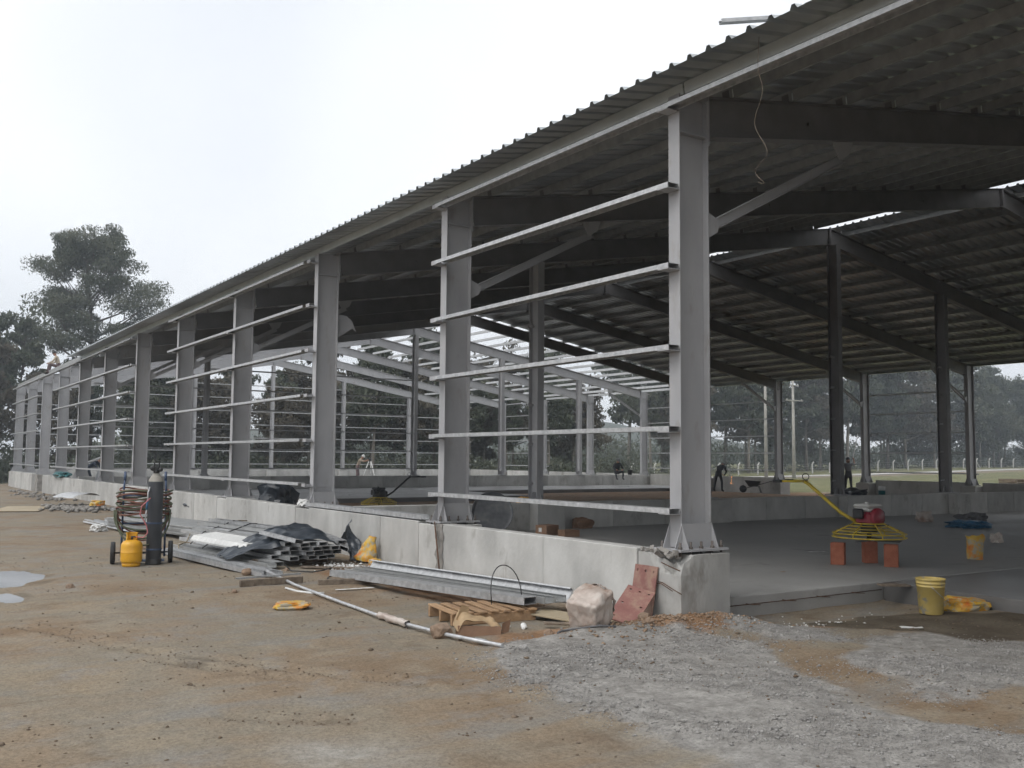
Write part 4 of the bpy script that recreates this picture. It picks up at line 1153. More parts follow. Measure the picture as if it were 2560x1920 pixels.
# grey sheet bundle
bd=thing('sheet_bundle','flat bundle of grey metal sheets beside the gas cart','metal sheets',(-1.45,13.2,.02),.20)
for k in range(7):
    mb=MB(); mb.cbox(-.55,.55,-2.9,2.6,0,.026,.004); mb.build('sheet',M['purlin'],bd,loc=(r0.uniform(-.015,.015),r0.uniform(-.03,.03),.06+.028*k))
mb=MB(); mb.cbox(-.6,.6,-.06,.06,0,.058,.006); mb.build('bearer',M['old_wood'],bd,loc=(0,-2.2,0)); mb=MB(); mb.cbox(-.6,.6,-.06,.06,0,.058,.006); mb.build('bearer',M['old_wood'],bd,loc=(0,1.9,0))
# rope over the bundle and channels
mb=MB(); mb.tube([(-2.6,9.3,.05),(-2.45,9.9,.10),(-2.2,10.3,.12),(-2.05,10.6,.27),(-1.7,10.7,.30),(-1.5,10.5,.36),(-1.2,10.5,.46),(-1.0,10.6,.44)],.011,6); mb.build('rope',M['rope'],label='tan rope trailing over the sheets and channels',cat='rope')
for i,(yy,lab) in enumerate(((10.2,'dark strap over the far end of the channel pile'),(9.3,'dark strap over the middle of the channel pile'))):
    mb=MB(); mb.tube([(-2.3-.05*i,yy-.5,.13),(-2.0,yy-.25,.31),(-1.6,yy,.40),(-1.35,yy+.1,.47),(-1.2,yy+.15,.46)],.010,6); mb.build('strap',M['dark_metal'],label=lab,cat='strap')

# black plastic sheet thrown over the pile
def tarp(s,t):
    # s along the sheet from the low front corner to the wall, t across
    x=-2.52+1.78*s+.10*t; y=7.40+.35*s+(t-.5)*(.80+1.45*s)
    ridge=.03+.42*math.sin(min(1,s*1.05)*math.pi*.62)
    edge=abs(t-.5)*2
    z=.09+ridge*(1-.42*edge**2.2) - (.18*(s-.86)/.14 if s>.86 else 0)
    f=.060*nz(s*3+t*6,t*5-s*7,3.3)+.045*abs(nz(s*7-t*5,t*11,6.1))+.022*nz(s*11,t*17,1.1)
    return (x+.05*nz(s*4,t*4,9),y+.05*nz(s*5,t*5,4),max(.05,z+f))
mb=MB(); mb.grid(46,34,tarp); mb.build('plastic_sheet',M['tarp'],label='crumpled black plastic sheet draped over the channel stack',cat='plastic sheet')
def tarp2(s,t):
    a=t*2.6-.6
    r=.16+.10*nz(s*3,t*4,2.2)
    return (-.42+.30*(s-.5)+r*.4*math.cos(a*2), 6.98+.35*math.sin(a)*(.5+s*.6), .02+.52*t*(.6+.6*s)+.07*nz(s*6,t*7,8))
mb=MB(); mb.grid(18,22,tarp2); mb.build('plastic_sheet',M['tarp'],label='upright scrap of black plastic against the wall beside the stack',cat='plastic sheet')

# second lot: three long purlins by the wall
channel(-1.29,.72,-1.72,4.75,.155,.06,'front galvanised box channel resting on the pallet',double=True,w=.17,h=.075)
channel(-1.06,.70,-1.45,4.9,.15,.06,'middle galvanised channel beside the pallet',w=.13,h=.07,mat='purlin')
channel(-.82,.82,-1.20,5.1,.13,.05,'galvanised channel lying closest to the wall past the pallet',w=.15,h=.07,mat='purlin')
channel(-.60,.95,-.98,5.2,.16,.10,'bright tilted channel leaning on the wall-side channels',w=.17,h=.05,roll=-.95)
mb=MB(); mb.tube([(-1.62+.38*(1-math.cos(math.pi*i/16))/2,.95+.1*math.sin(math.pi*i/16),.15+.36*math.sin(math.pi*i/16)**.75+.05*i/16) for i in range(17)],.006,6); mb.build('steel_wire',M['dark_metal'],label='bent wire loop standing up from the pallet',cat='wire')
# pallet
pa=thing('pallet','pale wooden pallet under the end of the long channels','pallet',(-1.66,1.08,gz(-1.76,1.1)),math.pi/2-.14)
for k in range(7):
    mb=MB(); mb.cbox(-.36,.36,-.042,.042,.105,.125,.003); mb.build('slat',M['wood'],pa,loc=(rng.uniform(-.01,.01),-.42+.14*k,rng.uniform(0,.004)),rot=(0,0,rng.uniform(-.02,.02)))
for xx in (-.31,0,.31):
    mb=MB(); mb.cbox(-.02,.02,-.47,.47,0,.104,.004); mb.build('bearer',M['wood'],pa,loc=(xx,0,0))
# long pipe across the yard
pp=thing('steel_pipe','long pale steel pipe lying diagonally across the yard','pipe',(-2.46,5.3,.03))
P=[(-2.44,5.42,.09),(-2.50,4.2,.035),(-2.56,2.6,.03),(-2.58,1.3,.03),(-2.53,.3,.033),(-2.43,-.50,.03)]
P=[(x,y,z+gz(x,y)*.6) for x,y,z in P]
mb=MB(); mb.tube(P,.018,12); mb.build('pipe_tube',M['galv'],pp,world=True)
mb=MB()
def wrap(s,t):
    a=2*math.pi*s; y=1.62-t*.62; r=.036+.018*nz(math.cos(a)*2,math.sin(a)*2,t*6); return (-2.575+.004*t+r*math.cos(a),y,.04+r*math.sin(a)*.9+gz(-2.57,y)*.6)
mb.grid(14,12,wrap,closed_u=True); mb.build('wrapping',M['bag_dirty'],pp,world=True)
mb=MB(); mb.tube([(-2.455,-.10,.034+gz(-2.455,-.1)*.6),(-2.44,-.25,.034+gz(-2.44,-.25)*.6)],.024,12); mb.build('coupling',M['galv'],pp,world=True)
mb=MB(); mb.tube([(-2.66,4.10,.03),(-2.62,3.8,.02),(-2.52,3.55,.02),(-2.40,3.5,.02)],.014,8); mb.build('steel_pipe',M['white'],label='short white pipe offcut beside the long pipe',cat='pipe')

# cardboard, bale, plates, bags
def card(s,t):
    x=(s-.5)*.42; y=(t-.5)*.30
    z=.10+.09*abs(math.sin(s*3.4+.5))*(.5+.5*t)+.05*nz(s*3,t*4,5)-.10*max(0,abs(s-.5)*2-.75)*3
    return (x,y,max(.01,z))
cb=thing('cardboard','torn flattened cardboard box beside the boulder','cardboard',(-2.18,.33,gz(-2.18,.33)),-.35)
mb=MB(); mb.grid(22,14,card); mb.build('box_top',M['card'],cb)
for (p,q) in (((-.21,-.15,.0),(.2,-.16,.085)),((-.2,.02,.0),(.15,.12,.06))):
    mb=MB(); mb.add([(p[0],p[1],0),(q[0],p[1]-.02,0),(q[0],p[1],q[2]),(p[0],p[1]+.02,q[2]+.02)],[(0,1,2,3)]); mb.build('flap',M['card_d'],cb)
mb=MB(); mb.add([(-.20,.02,.13),(-.08,.05,.12),(-.06,.08,.24),(-.14,.05,.27)],[(0,1,2,3)]); mb.build('flap',M['card'],cb)
mb=MB(); mb.add([(.21,-.1,.0),(.30,-.06,.02),(.33,-.02,.13),(.23,-.08,.10)],[(0,1,2,3)]); mb.build('flap',M['card_d'],cb)
ja=thing('plastic_bale','dirty pale plastic-wrapped block tipped over on the orange soil','plastic bale',(-1.30,-.30,gz(-1.3,-.3)-.02),.35)
def rounded_me(name,half,rad,mat,seed,amp):
    b=bmesh.new(); bmesh.ops.create_icosphere(b,subdivisions=5,radius=1.0)
    for v in b.verts:
        q=v.co.copy()
        w=Vector([max(-1,min(1,q[i]*2.4))*(half[i]-rad)+q[i]*rad for i in range(3)])
        k=amp*(nz(w.x*9+seed,w.y*9,w.z*9)+.6*nz(w.x*22,w.y*22+seed,w.z*22))
        v.co=w+q*k
    me=bpy.data.meshes.new(name); b.to_mesh(me); b.free(); me.materials.append(mat)
    me.polygons.foreach_set('use_smooth',[True]*len(me.polygons)); return me
mb_=rounded_me('bale_body',(.19,.17,.175),.075,M['bag_dirty'],3.0,.026) or lump_me('bale_body',5,(.20,.18,.175),M['bag_dirty'],5,.06,.50,flat=False); mb_.polygons.foreach_set('use_smooth',[True]*len(mb_.polygons))
link('bale_body',mb_,ja,loc=(0,0,.19),rot=(.12,-.38,0))
def crum(s,t):
    a=2*math.pi*s; r=(.215-.05*t)*(1+.18*nz(math.cos(a)*3,math.sin(a)*3,t*5)); 
    return Vector((.19+.07*t+.03*nz(s*9,t*6,3), r*math.cos(a)*.95, r*math.sin(a)))
mb=MB(); mb.grid(34,8,lambda s,t: rotm(.12,-.38,0)@crum(s,t)*.84+Vector((0,0,.19)),closed_u=True); mb.build('loose_wrap',M['bag_dirty'],ja)
def plate(name,label,w,h,loc,rot,holes):
    b=bmesh.new(); n=24
    # plate with real holes: grid of quads minus the holes
    th=.016; xs=[-w/2+w*i/n for i in range(n+1)]; ys=[h*i/(n*2) for i in range(n*2+1)]
    def solid(i,j):
        cx=(xs[i]+xs[i+1])/2; cy=(ys[j]+ys[j+1])/2
        return all((cx-hx)**2+(cy-hy)**2>.011**2 for hx,hy in holes)
    mb=MB(); vid={}
    def vv(i,j,k):
        if (i,j,k) not in vid: vid[(i,j,k)]=len(mb.v); mb.v.append((xs[i],(-th/2,th/2)[k],ys[j]))
        return vid[(i,j,k)]
    def face(*f): mb.f.append(f); mb.mi.append(0); mb.sm.append(False)
    for i in range(n):
        for j in range(2*n):
            if not solid(i,j): continue
            face(vv(i,j,0),vv(i+1,j,0),vv(i+1,j+1,0),vv(i,j+1,0)); face(vv(i,j+1,1),vv(i+1,j+1,1),vv(i+1,j,1),vv(i,j,1))
            for di,dj,e in ((-1,0,((0,0),(0,1))),(1,0,((1,1),(1,0))),(0,-1,((1,0),(0,0))),(0,1,((0,1),(1,1)))):
                ii,jj=i+di,j+dj
                if not(0<=ii<n and 0<=jj<2*n) or not solid(ii,jj):
                    (a,b_),(c,d)=e; face(vv(i+a,j+b_,0),vv(i+c,j+d,0),vv(i+c,j+d,1),vv(i+a,j+b_,1))
    b.free()
    return mb.build(name,M['red_plate'],loc=loc,rot=rot,label=label,cat='steel plate')
hl=[(x,y) for y in (.06,.27,.50) for x in (-.13,0,.13) if not(x==0 and y==.27)]
plate('steel_plate','upright reddish drilled steel plate leaning against the wall end',.36,.56,(-.285,.16,.0),(-.18,0,-math.pi/2-.02),hl)
hl2=[(x,y) for y in (.06,.28,.495) for x in (-.10,0,.10) if not(x==0 and y<.4)]
fp=plate('steel_plate','tilted mud-stained drilled steel plate propped in front of the other',.30,.555,(-.776,-.118,.05),(0,0,0),hl2)
wv=Vector((.495,-.841,-.218)).normalized(); hv=Vector((.801,.344,.491)); hv=(hv-wv*hv.dot(wv)).normalized(); yv=hv.cross(wv)
fp.rotation_euler=Matrix((wv,yv,hv)).transposed().to_euler()

def bag(name,label,size,loc,rot,seed,mat='bag_y',box=.55,rough=.22,cat='cement bag',sub=4):
    return link(name,lump_me(name,seed,size,M[mat],sub,rough,box),loc=loc,rot=rot,label=label,cat=cat)
bg_=MB()
def sack(s,t):
    a=2*math.pi*s; w=.17*(1-.75*t**1.6)+.02; d=.11*(1-.8*t)+.015
    k=1+.28*nz(math.cos(a)*1.7,math.sin(a)*1.7,t*5+2)+.12*nz(math.cos(a)*5,math.sin(a)*5,t*9)
    return (w*math.cos(a)*k+.06*t*t, d*math.sin(a)*k, .02+.40*t+.02*nz(s*5,t*3,1))
bg_.grid(26,16,sack,closed_u=True); bg_.build('cement_bag',M['bag_y'],loc=(-.40,6.62,.0),rot=(-.1,.12,-1.1),label='half-empty yellow cement bag standing against the wall',cat='cement bag')
bag('cement_bag','small crumpled orange bag at the foot of the wall',(.10,.07,.06),(-.42,6.22,gz(-.42,6.22)),(0,0,.4),9)
bag('cement_bag','flattened orange and yellow bag alone on the open soil',(.18,.15,.05),(-3.11,2.72,gz(-3.1,2.7)-.012),(0,0,-.35),4,box=.75,rough=.28)
bag('cement_bag','flattened yellow bag lying right of the yellow pail',(.27,.18,.10),(3.36,-1.22,gz(3.3,-1.2)-.02),(0,.08,-.45),6,box=.65,rough=.30)
# white strip, boards, rubble
mb=MB(); mb.grid(14,4,lambda s,t:(-.25+.5*s,-.03+.06*t+.01*nz(s*9,t),.012+.012*abs(nz(s*8,t*3,2)))); mb.build('metal_strip',M['white'],loc=(-1.94,3.62,gz(-1.94,3.62)+.006),rot=(0,0,-.10),label='crumpled white strip on the soil behind the pallet',cat='metal strip')
mb=MB(); mb.cbox(-.42,.42,-.02,.02,0,.085,.004); mb.build('timber_board',M['old_wood'],loc=(-2.68,4.55,gz(-2.68,4.55)),rot=(0,0,.02),label='grey board on edge crossed by the long pipe',cat='board')
channel(-3.06,4.80,-2.15,4.92,.085,.085,'thin channel lying across the grey board under the long pipe',w=.05,h=.02)
mb=MB(); mb.cbox(-.42,.42,-.03,.03,-.01,.07,.006); mb.build('timber_board',M['old_wood'],loc=(-1.78,4.12,gz(-1.78,4.12)),rot=(0,0,-.2),label='half-buried brown board beside the long channels',cat='board')
mb=MB(); mb.cbox(-.5,.5,-.06,.06,0,.02,.004); mb.build('timber_board',M['old_wood'],loc=(-1.22,5.95,gz(-1.2,5.9)+.01),rot=(0,0,-.7),label='dark plank among the white rubble by the wall',cat='board')
mb=MB(); mb.cbox(-.45,.45,-.15,.15,0,.02,.004); mb.build('timber_board',M['ply'],loc=(-1.0,.35,gz(-1,.35)+.03),rot=(.05,.05,-1.2),label='pale board lying between the pallet and the wall',cat='board')
mb=MB(); mb.cbox(-.3,.3,-.05,.05,0,.02,.004); mb.build('timber_board',M['old_wood'],loc=(-1.25,.02,gz(-1.25,.02)+.012),rot=(0,.04,-.5),label='short dark board behind the dirty plastic block',cat='board')
pts=[]
for i in range(170):
    x,y=g2.gauss(-.95,.16),g2.gauss(6.15,.28); s=g2.uniform(.012,.04); pts.append((x,y,gz(x,y)+s*.4,s))
link('rubble',stones_mesh('rubble',pts,M['white'],5),kind='stuff',label='white broken rubble on the soil by the wall')
for x,y,lab in ((-1.78,.42,'crumpled white can beside the pallet corner'),(-1.66,.30,'crushed white cup near the pallet corner')):
    link('litter',lump_me('litter',x*9,(.055,.03,.035),M['white'],2,.35),loc=(x,y,gz(x,y)),rot=(0,0,x*5),label=lab,cat='litter')
mb=MB(); mb.tube([(-1.55+.28*math.cos(a)+.03*math.sin(3*a),4.75+.30*math.sin(a),.02+gz(-1.5,4.7)+.01*math.sin(2*a)) for a in [2*math.pi*i/26 for i in range(27)]],.009,6); mb.build('cable',M['engine_black'],label='black cable looped on the soil beside the long channels',cat='cable')
mb=MB(); mb.tube([(-1.75,6.6,.05),(-1.9,5.9,.02),(-1.7,5.6,.02),(-1.45,5.75,.02),(-1.2,6.0,.03)],.010,6); mb.build('cable',M['engine_black'],label='black cable running out from under the channel stack',cat='cable')
mb=MB(); mb.tube([(-1.75,-.38,gz(-1.75,-.38)+.01),(-1.6,-.25,gz(-1.6,-.25)+.015),(-1.35,-.5,gz(-1.35,-.5)+.02),(-1.2,-.55,gz(-1.2,-.55)+.01)],.010,6); mb.build('cable',M['grey_cloth'],label='grey hose offcut in front of the dirty plastic block',cat='cable')
# rod leaning against the wall by the second column
mb=MB(); mb.tube([(-.34,4.30,-.01),(-.205,4.72,.74)],.011,8); mb.build('steel_rod',M['rust'],label='rusty rod leaning against the wall below the second column',cat='steel rod')
# channel on the wall top
channel(-.10,5.2,-.10,9.75,.745,.745,'galvanised channel lying along the wall top past the second column',w=.15,h=.07)
channel(.35,42.9,1.45,34.6,.70,1.75,'bright silver channel leaning up from the wall at the far columns')
channel(.0,30.4,.5,32.6,.76,1.15,'short bright silver channel resting on the wall near the sixth column')
# rag bundles on the wall tops
bag('plastic_sheet','dark blue plastic heap on the wall between fourth and fifth columns',(.55,.9,.20),(.60,17.2,.16),(0,0,.2),3,'tarp',.3,.5,'plastic sheet')
bag('plastic_sheet','bulging black sack behind the fourth column base',(.40,.45,.50),(1.7,16.4,.16),(0,0,.5),8,'tarp',.4,.3,'plastic sheet')
bag('plastic_sheet','green and red cloth bundle on the wall at the ninth column',(.25,1.2,.14),(-.06,37.6,.71),(0,0,0),2,'teal',.3,.4,'cloth')
bag('rag','pale rag on the base of the third column',(.09,.12,.07),(-.10,10.05,.735),(0,0,0),6,'white',.3,.5,'rag')

# ---------------------------------------------------------------- far left yard clutter
mb=MB(); mb.cbox(-.62,.62,-1.5,1.5,0,.02,.004); mb.build('plywood_sheet',M['ply'],loc=(-3.05,25.4,gz(-3,25.4)+.02),rot=(0,0,-.25),label='pale plywood sheet lying flat at the far left',cat='plywood')
def bent(s,t): return ((s-.5)*.9,(t-.5)*1.3,.30+.25*math.sin(s*2.2)+.03*nz(s*3,t*3))
mb=MB(); mb.grid(8,5,bent); mb.build('metal_sheet',M['galv'],loc=(-1.5,26.0,gz(-1.5,26)-.05),rot=(0,.15,.3),label='bent pale metal sheet on the rubble by the wall',cat='metal sheet')
pts=[]
for i in range(320):
    x,y=g2.gauss(-1.6,.35),g2.gauss(25.0,1.0); s=g2.uniform(.03,.14); pts.append((x,y,gz(x,y)+s*.4,s))
for i in range(120):
    x,y=g2.gauss(-1.0,.3),g2.uniform(31,46); s=g2.uniform(.03,.13); pts.append((x,y,gz(x,y)+s*.3,s))
link('rubble',stones_mesh('rubble',pts,M['concrete_d'],6),kind='stuff',label='grey rubble along the far part of the wall')
bag('cement_bag','small yellow bag on the far rubble heap',(.22,.2,.10),(-1.1,24.4,.12),(0,0,1),5)
for k in range(7):
    x0=-2.55+.09*k
    channel(x0+.25,14.0+.25*k,x0-.05+.03*k,18.0+r0.uniform(-.4,.5),.03+.02*(k%3),.03+.02*(k%3),'thin pale channel in the loose heap behind the gas cart','thin channels behind the gas cart',w=.07,h=.035,roll=r0.uniform(-.5,.5))
bag('litter','crumpled white plastic scrap by the thin channels',(.14,.12,.09),(-2.75,15.3,gz(-2.7,15.3)),(0,0,.6),11,'white',.2,.6,'litter')
st=thing('steel_grating','comb-edged metal grating lying along the far wall','grating',(-.55,21.5,gz(-.5,21.5)))
for k in range(22):
    mb=MB(); mb.box(-.30,.30,-.035,.035,.06,.09); mb.build('bar',M['galv'],st,loc=(0,-2.2+.2*k,0))
for xx in (-.30,.30):
    mb=MB(); mb.box(-.02,.02,-2.3,2.3,0,.058); mb.build('rail',M['galv'],st,loc=(xx,0,0))

# ---------------------------------------------------------------- inside the near bay
def pail(loc,rz=0):
    t=thing('pail','tall yellow plastic pail spotted with cement on the soil','pail',loc,rz)
    mb=MB(); mb.lathe([(0,.004),(.118,.004),(.124,.012),(.145,.30),(.149,.302),(.149,.312),(.146,.314),(.150,.335),(.154,.337),(.154,.347),(.150,.349),(.153,.375),(.158,.378),(.158,.392),(.150,.392),(.144,.30),(.118,.02),(0,.02)],30)
    mb.build('pail_body',M['pail'],t)
    mb=MB(); mb.tube([(.158*math.cos(a),-.02+.158*math.sin(a)*1.0,.315-.16*math.sin(max(0,min(math.pi,-a)))) for a in [math.pi*-i/16 for i in range(17)]],.0035,6); mb.build('bail_handle',M['galv'],t)
    return t
pail((2.79,-1.18,gz(2.8,-1.2)),.5)
def trowel(label,loc,rz,eng,handle_dir,handle_mat,body_mats,lift=0.0):
    t=thing('power_trowel',label,'power trowel',loc,rz)
    g=MB(); R0=.52; R1=.22; H=.20
    ring=lambda r,z,n=32:[(r*math.cos(2*math.pi*i/n),r*math.sin(2*math.pi*i/n),z) for i in range(n+1)]
    g.tube(ring(R0,0),.011,6,cap=False); g.tube(ring(R0+.0,.055),.008,6,cap=False)
    for r,z in ((.45,.09),(.37,.125),(.29,.165)): g.tube(ring(r,z),.006,6,cap=False)
    g.tube(ring(R1,H),.010,6,cap=False)
    for k in range(8):
        a=2*math.pi*k/8+.2; c,s=math.cos(a),math.sin(a)
        g.tube([(R0*c,R0*s,0),(R0*c,R0*s,.055),(R1*c,R1*s,H)],.009,6)
    g.build('guard_ring',M['yellow'],t)
    for k in range(4):
        a=math.pi/2*k+.35; mb=MB(); mb.obox((.27*math.cos(a),.27*math.sin(a),-.045),(.36,.15,.006),rotm(.10,0,a)); mb.build('blade',M['dark_metal'],t)
    mb=MB(); mb.tube([(0,0,-.04),(0,0,.12)],.035,10); mb.lathe([(0,.05),(.11,.06),(.13,.09),(.12,.165),(0,.17)],18)
    mb.box(-.2,.2,-.2,.2,.171,.185); mb.build('gearbox',M['engine_black'],t)
    mb=MB(); mb.cbox(-.17,.15,-.13,.13,.187,.37,.035); mb.lathe([(0,-.07),(.11,-.07),(.135,-.05),(.14,.0),(.13,.02),(0,.02)],20,(0,-.16,.29),rotm(math.pi/2,0,0)); e=mb.build('engine',body_mats[0],t)
    mb=MB(); mb.cbox(-.17,.16,-.12,.15,.375,.425,.02); mb.cbox(-.175,.165,-.125,.155,.428,.485,.025); mb.tube([(-.02,.02,.48),(-.02,.02,.51)],.03,12); mb.build('fuel_tank',body_mats[1],t)
    mb=MB(); mb.cbox(.16,.26,-.1,.08,.21,.38,.02); mb.cbox(-.26,-.18,-.06,.10,.27,.42,.02); mb.tube([(.17,.1,.24),(.28,.12,.26)],.03,8); mb.build('air_filter',M['engine_black'],t)
    hx,hy=handle_dir; L=math.hypot(hx,hy); hx/=L; hy/=L
    def hp(d,z,side=0): return (hx*d-hy*side,hy*d+hx*side,z)
    mb=MB(); mb.tube([hp(.14,.19),hp(.40,.34),hp(.88,.76),hp(.95,.80)],.026,10); mb.build('handle_tube',handle_mat,t)
    mb=MB(); mb.tube([hp(1.21,.80,.30),hp(1.05,.80,.27),hp(.95,.80,.20),hp(.95,.80,-.20),hp(1.05,.80,-.27),hp(1.21,.80,-.30)],.017,8); mb.build('handlebar',handle_mat,t)
    mb=MB()
    for s in (.30,-.30): mb.tube([hp(1.19,.80,s),hp(1.33,.80,s*1.02)],.022,8)
    mb.build('grip',M['engine_black'],t)
    mb=MB(); mb.tube([hp(.91+.05*math.cos(a),.87+.05*math.sin(a),.03) for a in [2*math.pi*i/12 for i in range(13)]],.007,6); mb.build('throttle_lever',M['engine_black'],t)
    return t
bx,by=5.28,1.42
trowel('yellow power trowel with red engine standing on three orange bricks',(bx,by,.555),0.0,None,(-.42,.95),M['yellow'],(M['engine_red'],M['tank_white']))
for dx,dy,lab,rz in ((-.47,.19,'orange brick under the left side of the yellow power trowel',.5),(.14,.10,'orange brick under the middle of the yellow power trowel',.9),(-.05,-.40,'orange brick nearest the camera under the yellow power trowel',.55)):
    br=thing('clay_brick',lab,'brick',(bx+dx,by+dy,.161),rz)
    mb=MB(); w,d,h=.17,.19,.315; t_=.016
    mb.cbox(-w/2,w/2,-d/2,-d/2+t_,0,h,.003); mb.cbox(-w/2,w/2,d/2-t_,d/2,0,h,.003); mb.cbox(-w/2,-w/2+t_,-d/2+t_+.0005,d/2-t_-.0005,0,h-.0005,.003); mb.cbox(w/2-t_,w/2,-d/2+t_+.0005,d/2-t_-.0005,0,h-.0005,.003)
    mb.build('brick_shell',M['brick'],br)
    mb=MB(); mb.cbox(-.006,.006,-d/2+t_+.001,d/2-t_-.001,.001,h-.002,.002); mb.cbox(-w/2+t_+.001,-.007,-.006,.006,.001,h-.002,.002); mb.cbox(.007,w/2-t_-.001,-.006,.006,.001,h-.002,.002); mb.build('brick_web',M['brick'],br)
trowel('second power trowel with black engine and yellow guard behind the cross wall',(5.45,18.2,.305),0.3,None,(.55,-.3),M['engine_black'],(M['engine_black'],M['engine_black']))
M['pan']=surf('dusty_dark_steel',[(0.075,0.080,0.088),(0.13,0.135,0.142)],rough=.6,metal=.2,scale=5,spots=(4,.5,.7,(.17,.17,.168)))
for dx,lab in ((-.3,'timber under the far side of the black-engined power trowel'),(.3,'timber under the near side of the black-engined power trowel')):
    mb=MB(); mb.cbox(-.05,.05,-.5,.5,-.06,.14,.005); mb.build('timber_bearer',M['old_wood'],loc=(5.45+dx,18.2,.11),label=lab,cat='timber')
# float pan leaning on the cross wall
mb=MB(); mb.lathe([(0,0),(.36,.0),(.40,.012),(.425,.05),(.42,.055),(.40,.02),(.36,.008),(0,.008)],36); mb.build('float_pan',M['pan'],loc=(3.50,8.98,.57),rot=(math.pi/2-.28,.0,-.42),label='big round dark float pan leaning against the inner wall',cat='float pan')
for x,y,z,s,rz,lab in ((4.20,8.05,.16,(.36,.30,.20),.2,'brown cardboard carton with white label on the near floor'),(4.36,7.55,.16,(.34,.26,.13),-.1,'lower brown carton beside the labelled one')):
    t=thing('cardboard_carton',lab,'carton',(x,y,z),rz)
    mb=MB(); mb.cbox(-s[0]/2,s[0]/2,-s[1]/2,s[1]/2,.001,s[2],.004); mb.build('carton_body',M['card_d'],t)
    mb=MB(); mb.box(-s[0]/2,s[0]/2,-.003,.003,s[2]+.0005,s[2]+.002); mb.build('tape',M['card'],t)
    if s[2]>.15: mb=MB(); mb.box(-s[0]/2-.002,-s[0]/2-.0005,-.02,.06,.07,.15); mb.build('paper_label',M['white'],t)
bag('sack','tan and brown crumpled sack at the foot of the inner wall',(.24,.14,.13),(6.02,9.26,.16),(0,0,.1),13,'card_d',.3,.35,'sack')
bag('sack','yellow cloth scrap beside the middle column base',(.13,.09,.07),(4.62,9.5,.725),(0,0,.1),14,'gas_y',.3,.4,'cloth')
bgf=MB(); bgf.grid(26,14,lambda s,t:((.13+.05*max(0,t-.7)*2)*math.cos(6.2832*s)*(1+.15*nz(math.cos(6.28*s)*2,math.sin(6.28*s)*2,t*4)),(.10)*math.sin(6.2832*s)*(1+.12*nz(s*8,t*3,4)),.36*t+.06*nz(math.cos(6.28*s)*1.5,math.sin(6.28*s)*1.5,3)*(t>.9)),closed_u=True)
bgf.build('cement_bag',M['bag_y'],loc=(7.34,1.02,.16),rot=(0,.05,-.4),label='open yellow cement bag standing on the floor past the trowel',cat='cement bag')
bag('litter','grey crumpled plastic on the floor behind the standing bag',(.10,.09,.10),(10.75,2.62,.16),(0,0,0),15,'bag_dirty',.2,.5,'litter')
bag('plastic_sheet','blue plastic sheet heap on the floor joint',(.42,.35,.09),(14.2,5.25,.16),(0,0,-.4),16,'blue_sheet',.4,.5,'plastic sheet')
bag('sack','pale green lump at the floor joint under the column',(.17,.15,.16),(15.2,7.05,.15),(0,0,0),17,'bag_dirty',.3,.4,'sack')
bag('rag','dark rags beside the blue plastic sheet',(.35,.28,.16),(15.9,6.2,.12),(0,0,.3),18,'grey_cloth',.2,.6,'rag')
for x,y,z,sz,rz,lab in ((6.08,3.03,.16,(.30,.10),-.5,'white paper sheet on the floor before the trowel'),(3.28,1.32,.16,(.10,.05),.2,'small tan scrap on the near floor'),(1.69,-1.68,None,(.22,.11),-.75,'white plaster fragment on the dark soil in front of the pail'),(1.51,-.95,None,(.09,.06),-.2,'small white fragment on the soil by the slab edge')):
    zz=gz(x,y)+.008 if z is None else z+.004
    mb=MB(); mb.grid(8,4,lambda s,t:((s-.5)*sz[0],(t-.5)*sz[1]*(1-.3*s),.008+.012*nz(s*4+x,t*3,1)));
    o=mb.build('litter',M['white'] if 'tan' not in lab else M['card'],loc=(x,y,zz),rot=(0,0,rz),label=lab,cat='litter')
pts=[]
for i in range(60):
    x,y=g2.gauss(1.1,.7),g2.gauss(-.75,.2)
    s=g2.uniform(.006,.018); pts.append((x,y,gz(x,y)+s*.3,s))
link('rubble',stones_mesh('rubble',pts,M['white'],15),kind='stuff',label='white crumbs of plaster on the soil by the slab edge')
mb=MB(); mb.cbox(-.2,.2,-.06,.06,0,.02,.003); mb.build('timber_board',M['old_wood'],loc=(3.42,-.28,.152),rot=(.05,.03,-.35),label='short grey board on the slab corner behind the pail',cat='board')

# wheelbarrow, can, bucket near the far wall
wb=thing('wheelbarrow','dark wheelbarrow by the far column pedestal','wheelbarrow',(29.2,25.4,.10),2.2)
mb=MB(); mb.add([(-.30,-.28,.55),(.45,-.28,.60),(.45,.28,.60),(-.30,.28,.55),(-.15,-.17,.30),(.25,-.17,.30),(.25,.17,.30),(-.15,.17,.30)],[(4,5,6,7),(0,1,5,4),(1,2,6,5),(2,3,7,6),(3,0,4,7)]); mb.build('tray',M['engine_black'],wb)
mb=MB(); mb.lathe([(.10,-.04),(.17,-.035),(.18,0),(.17,.035),(.10,.04),(.10,-.04)],20,(.55,0,.18),rotm(math.pi/2,0,0)); mb.lathe([(0,-.02),(.10,-.02),(.10,.02),(0,.02)],14,(.55,0,.18),rotm(math.pi/2,0,0)); mb.build('wheel',M['black_rub'],wb)
mb=MB()
for s in (-1,1): mb.tube([(.55,s*.06,.18),(.1,s*.18,.30),(-.85,s*.28,.58)],.018,8); mb.tube([(-.2,s*.2,.34),(-.32,s*.22,.0)],.015,8)
mb.build('frame',M['dark_metal'],wb)
tn=thing('tin','small white and teal tin on the wall top near the pedestal','tin',(17.05,9.58,.727))
mb=MB(); mb.lathe([(0,0),(.095,0),(.095,.12)],20); mb.build('tin_body',M['teal'],tn); mb=MB(); mb.lathe([(.0955,.12),(.098,.122),(.098,.24),(.08,.245),(0,.245)],20); mb.build('tin_lid',M['white'],tn)
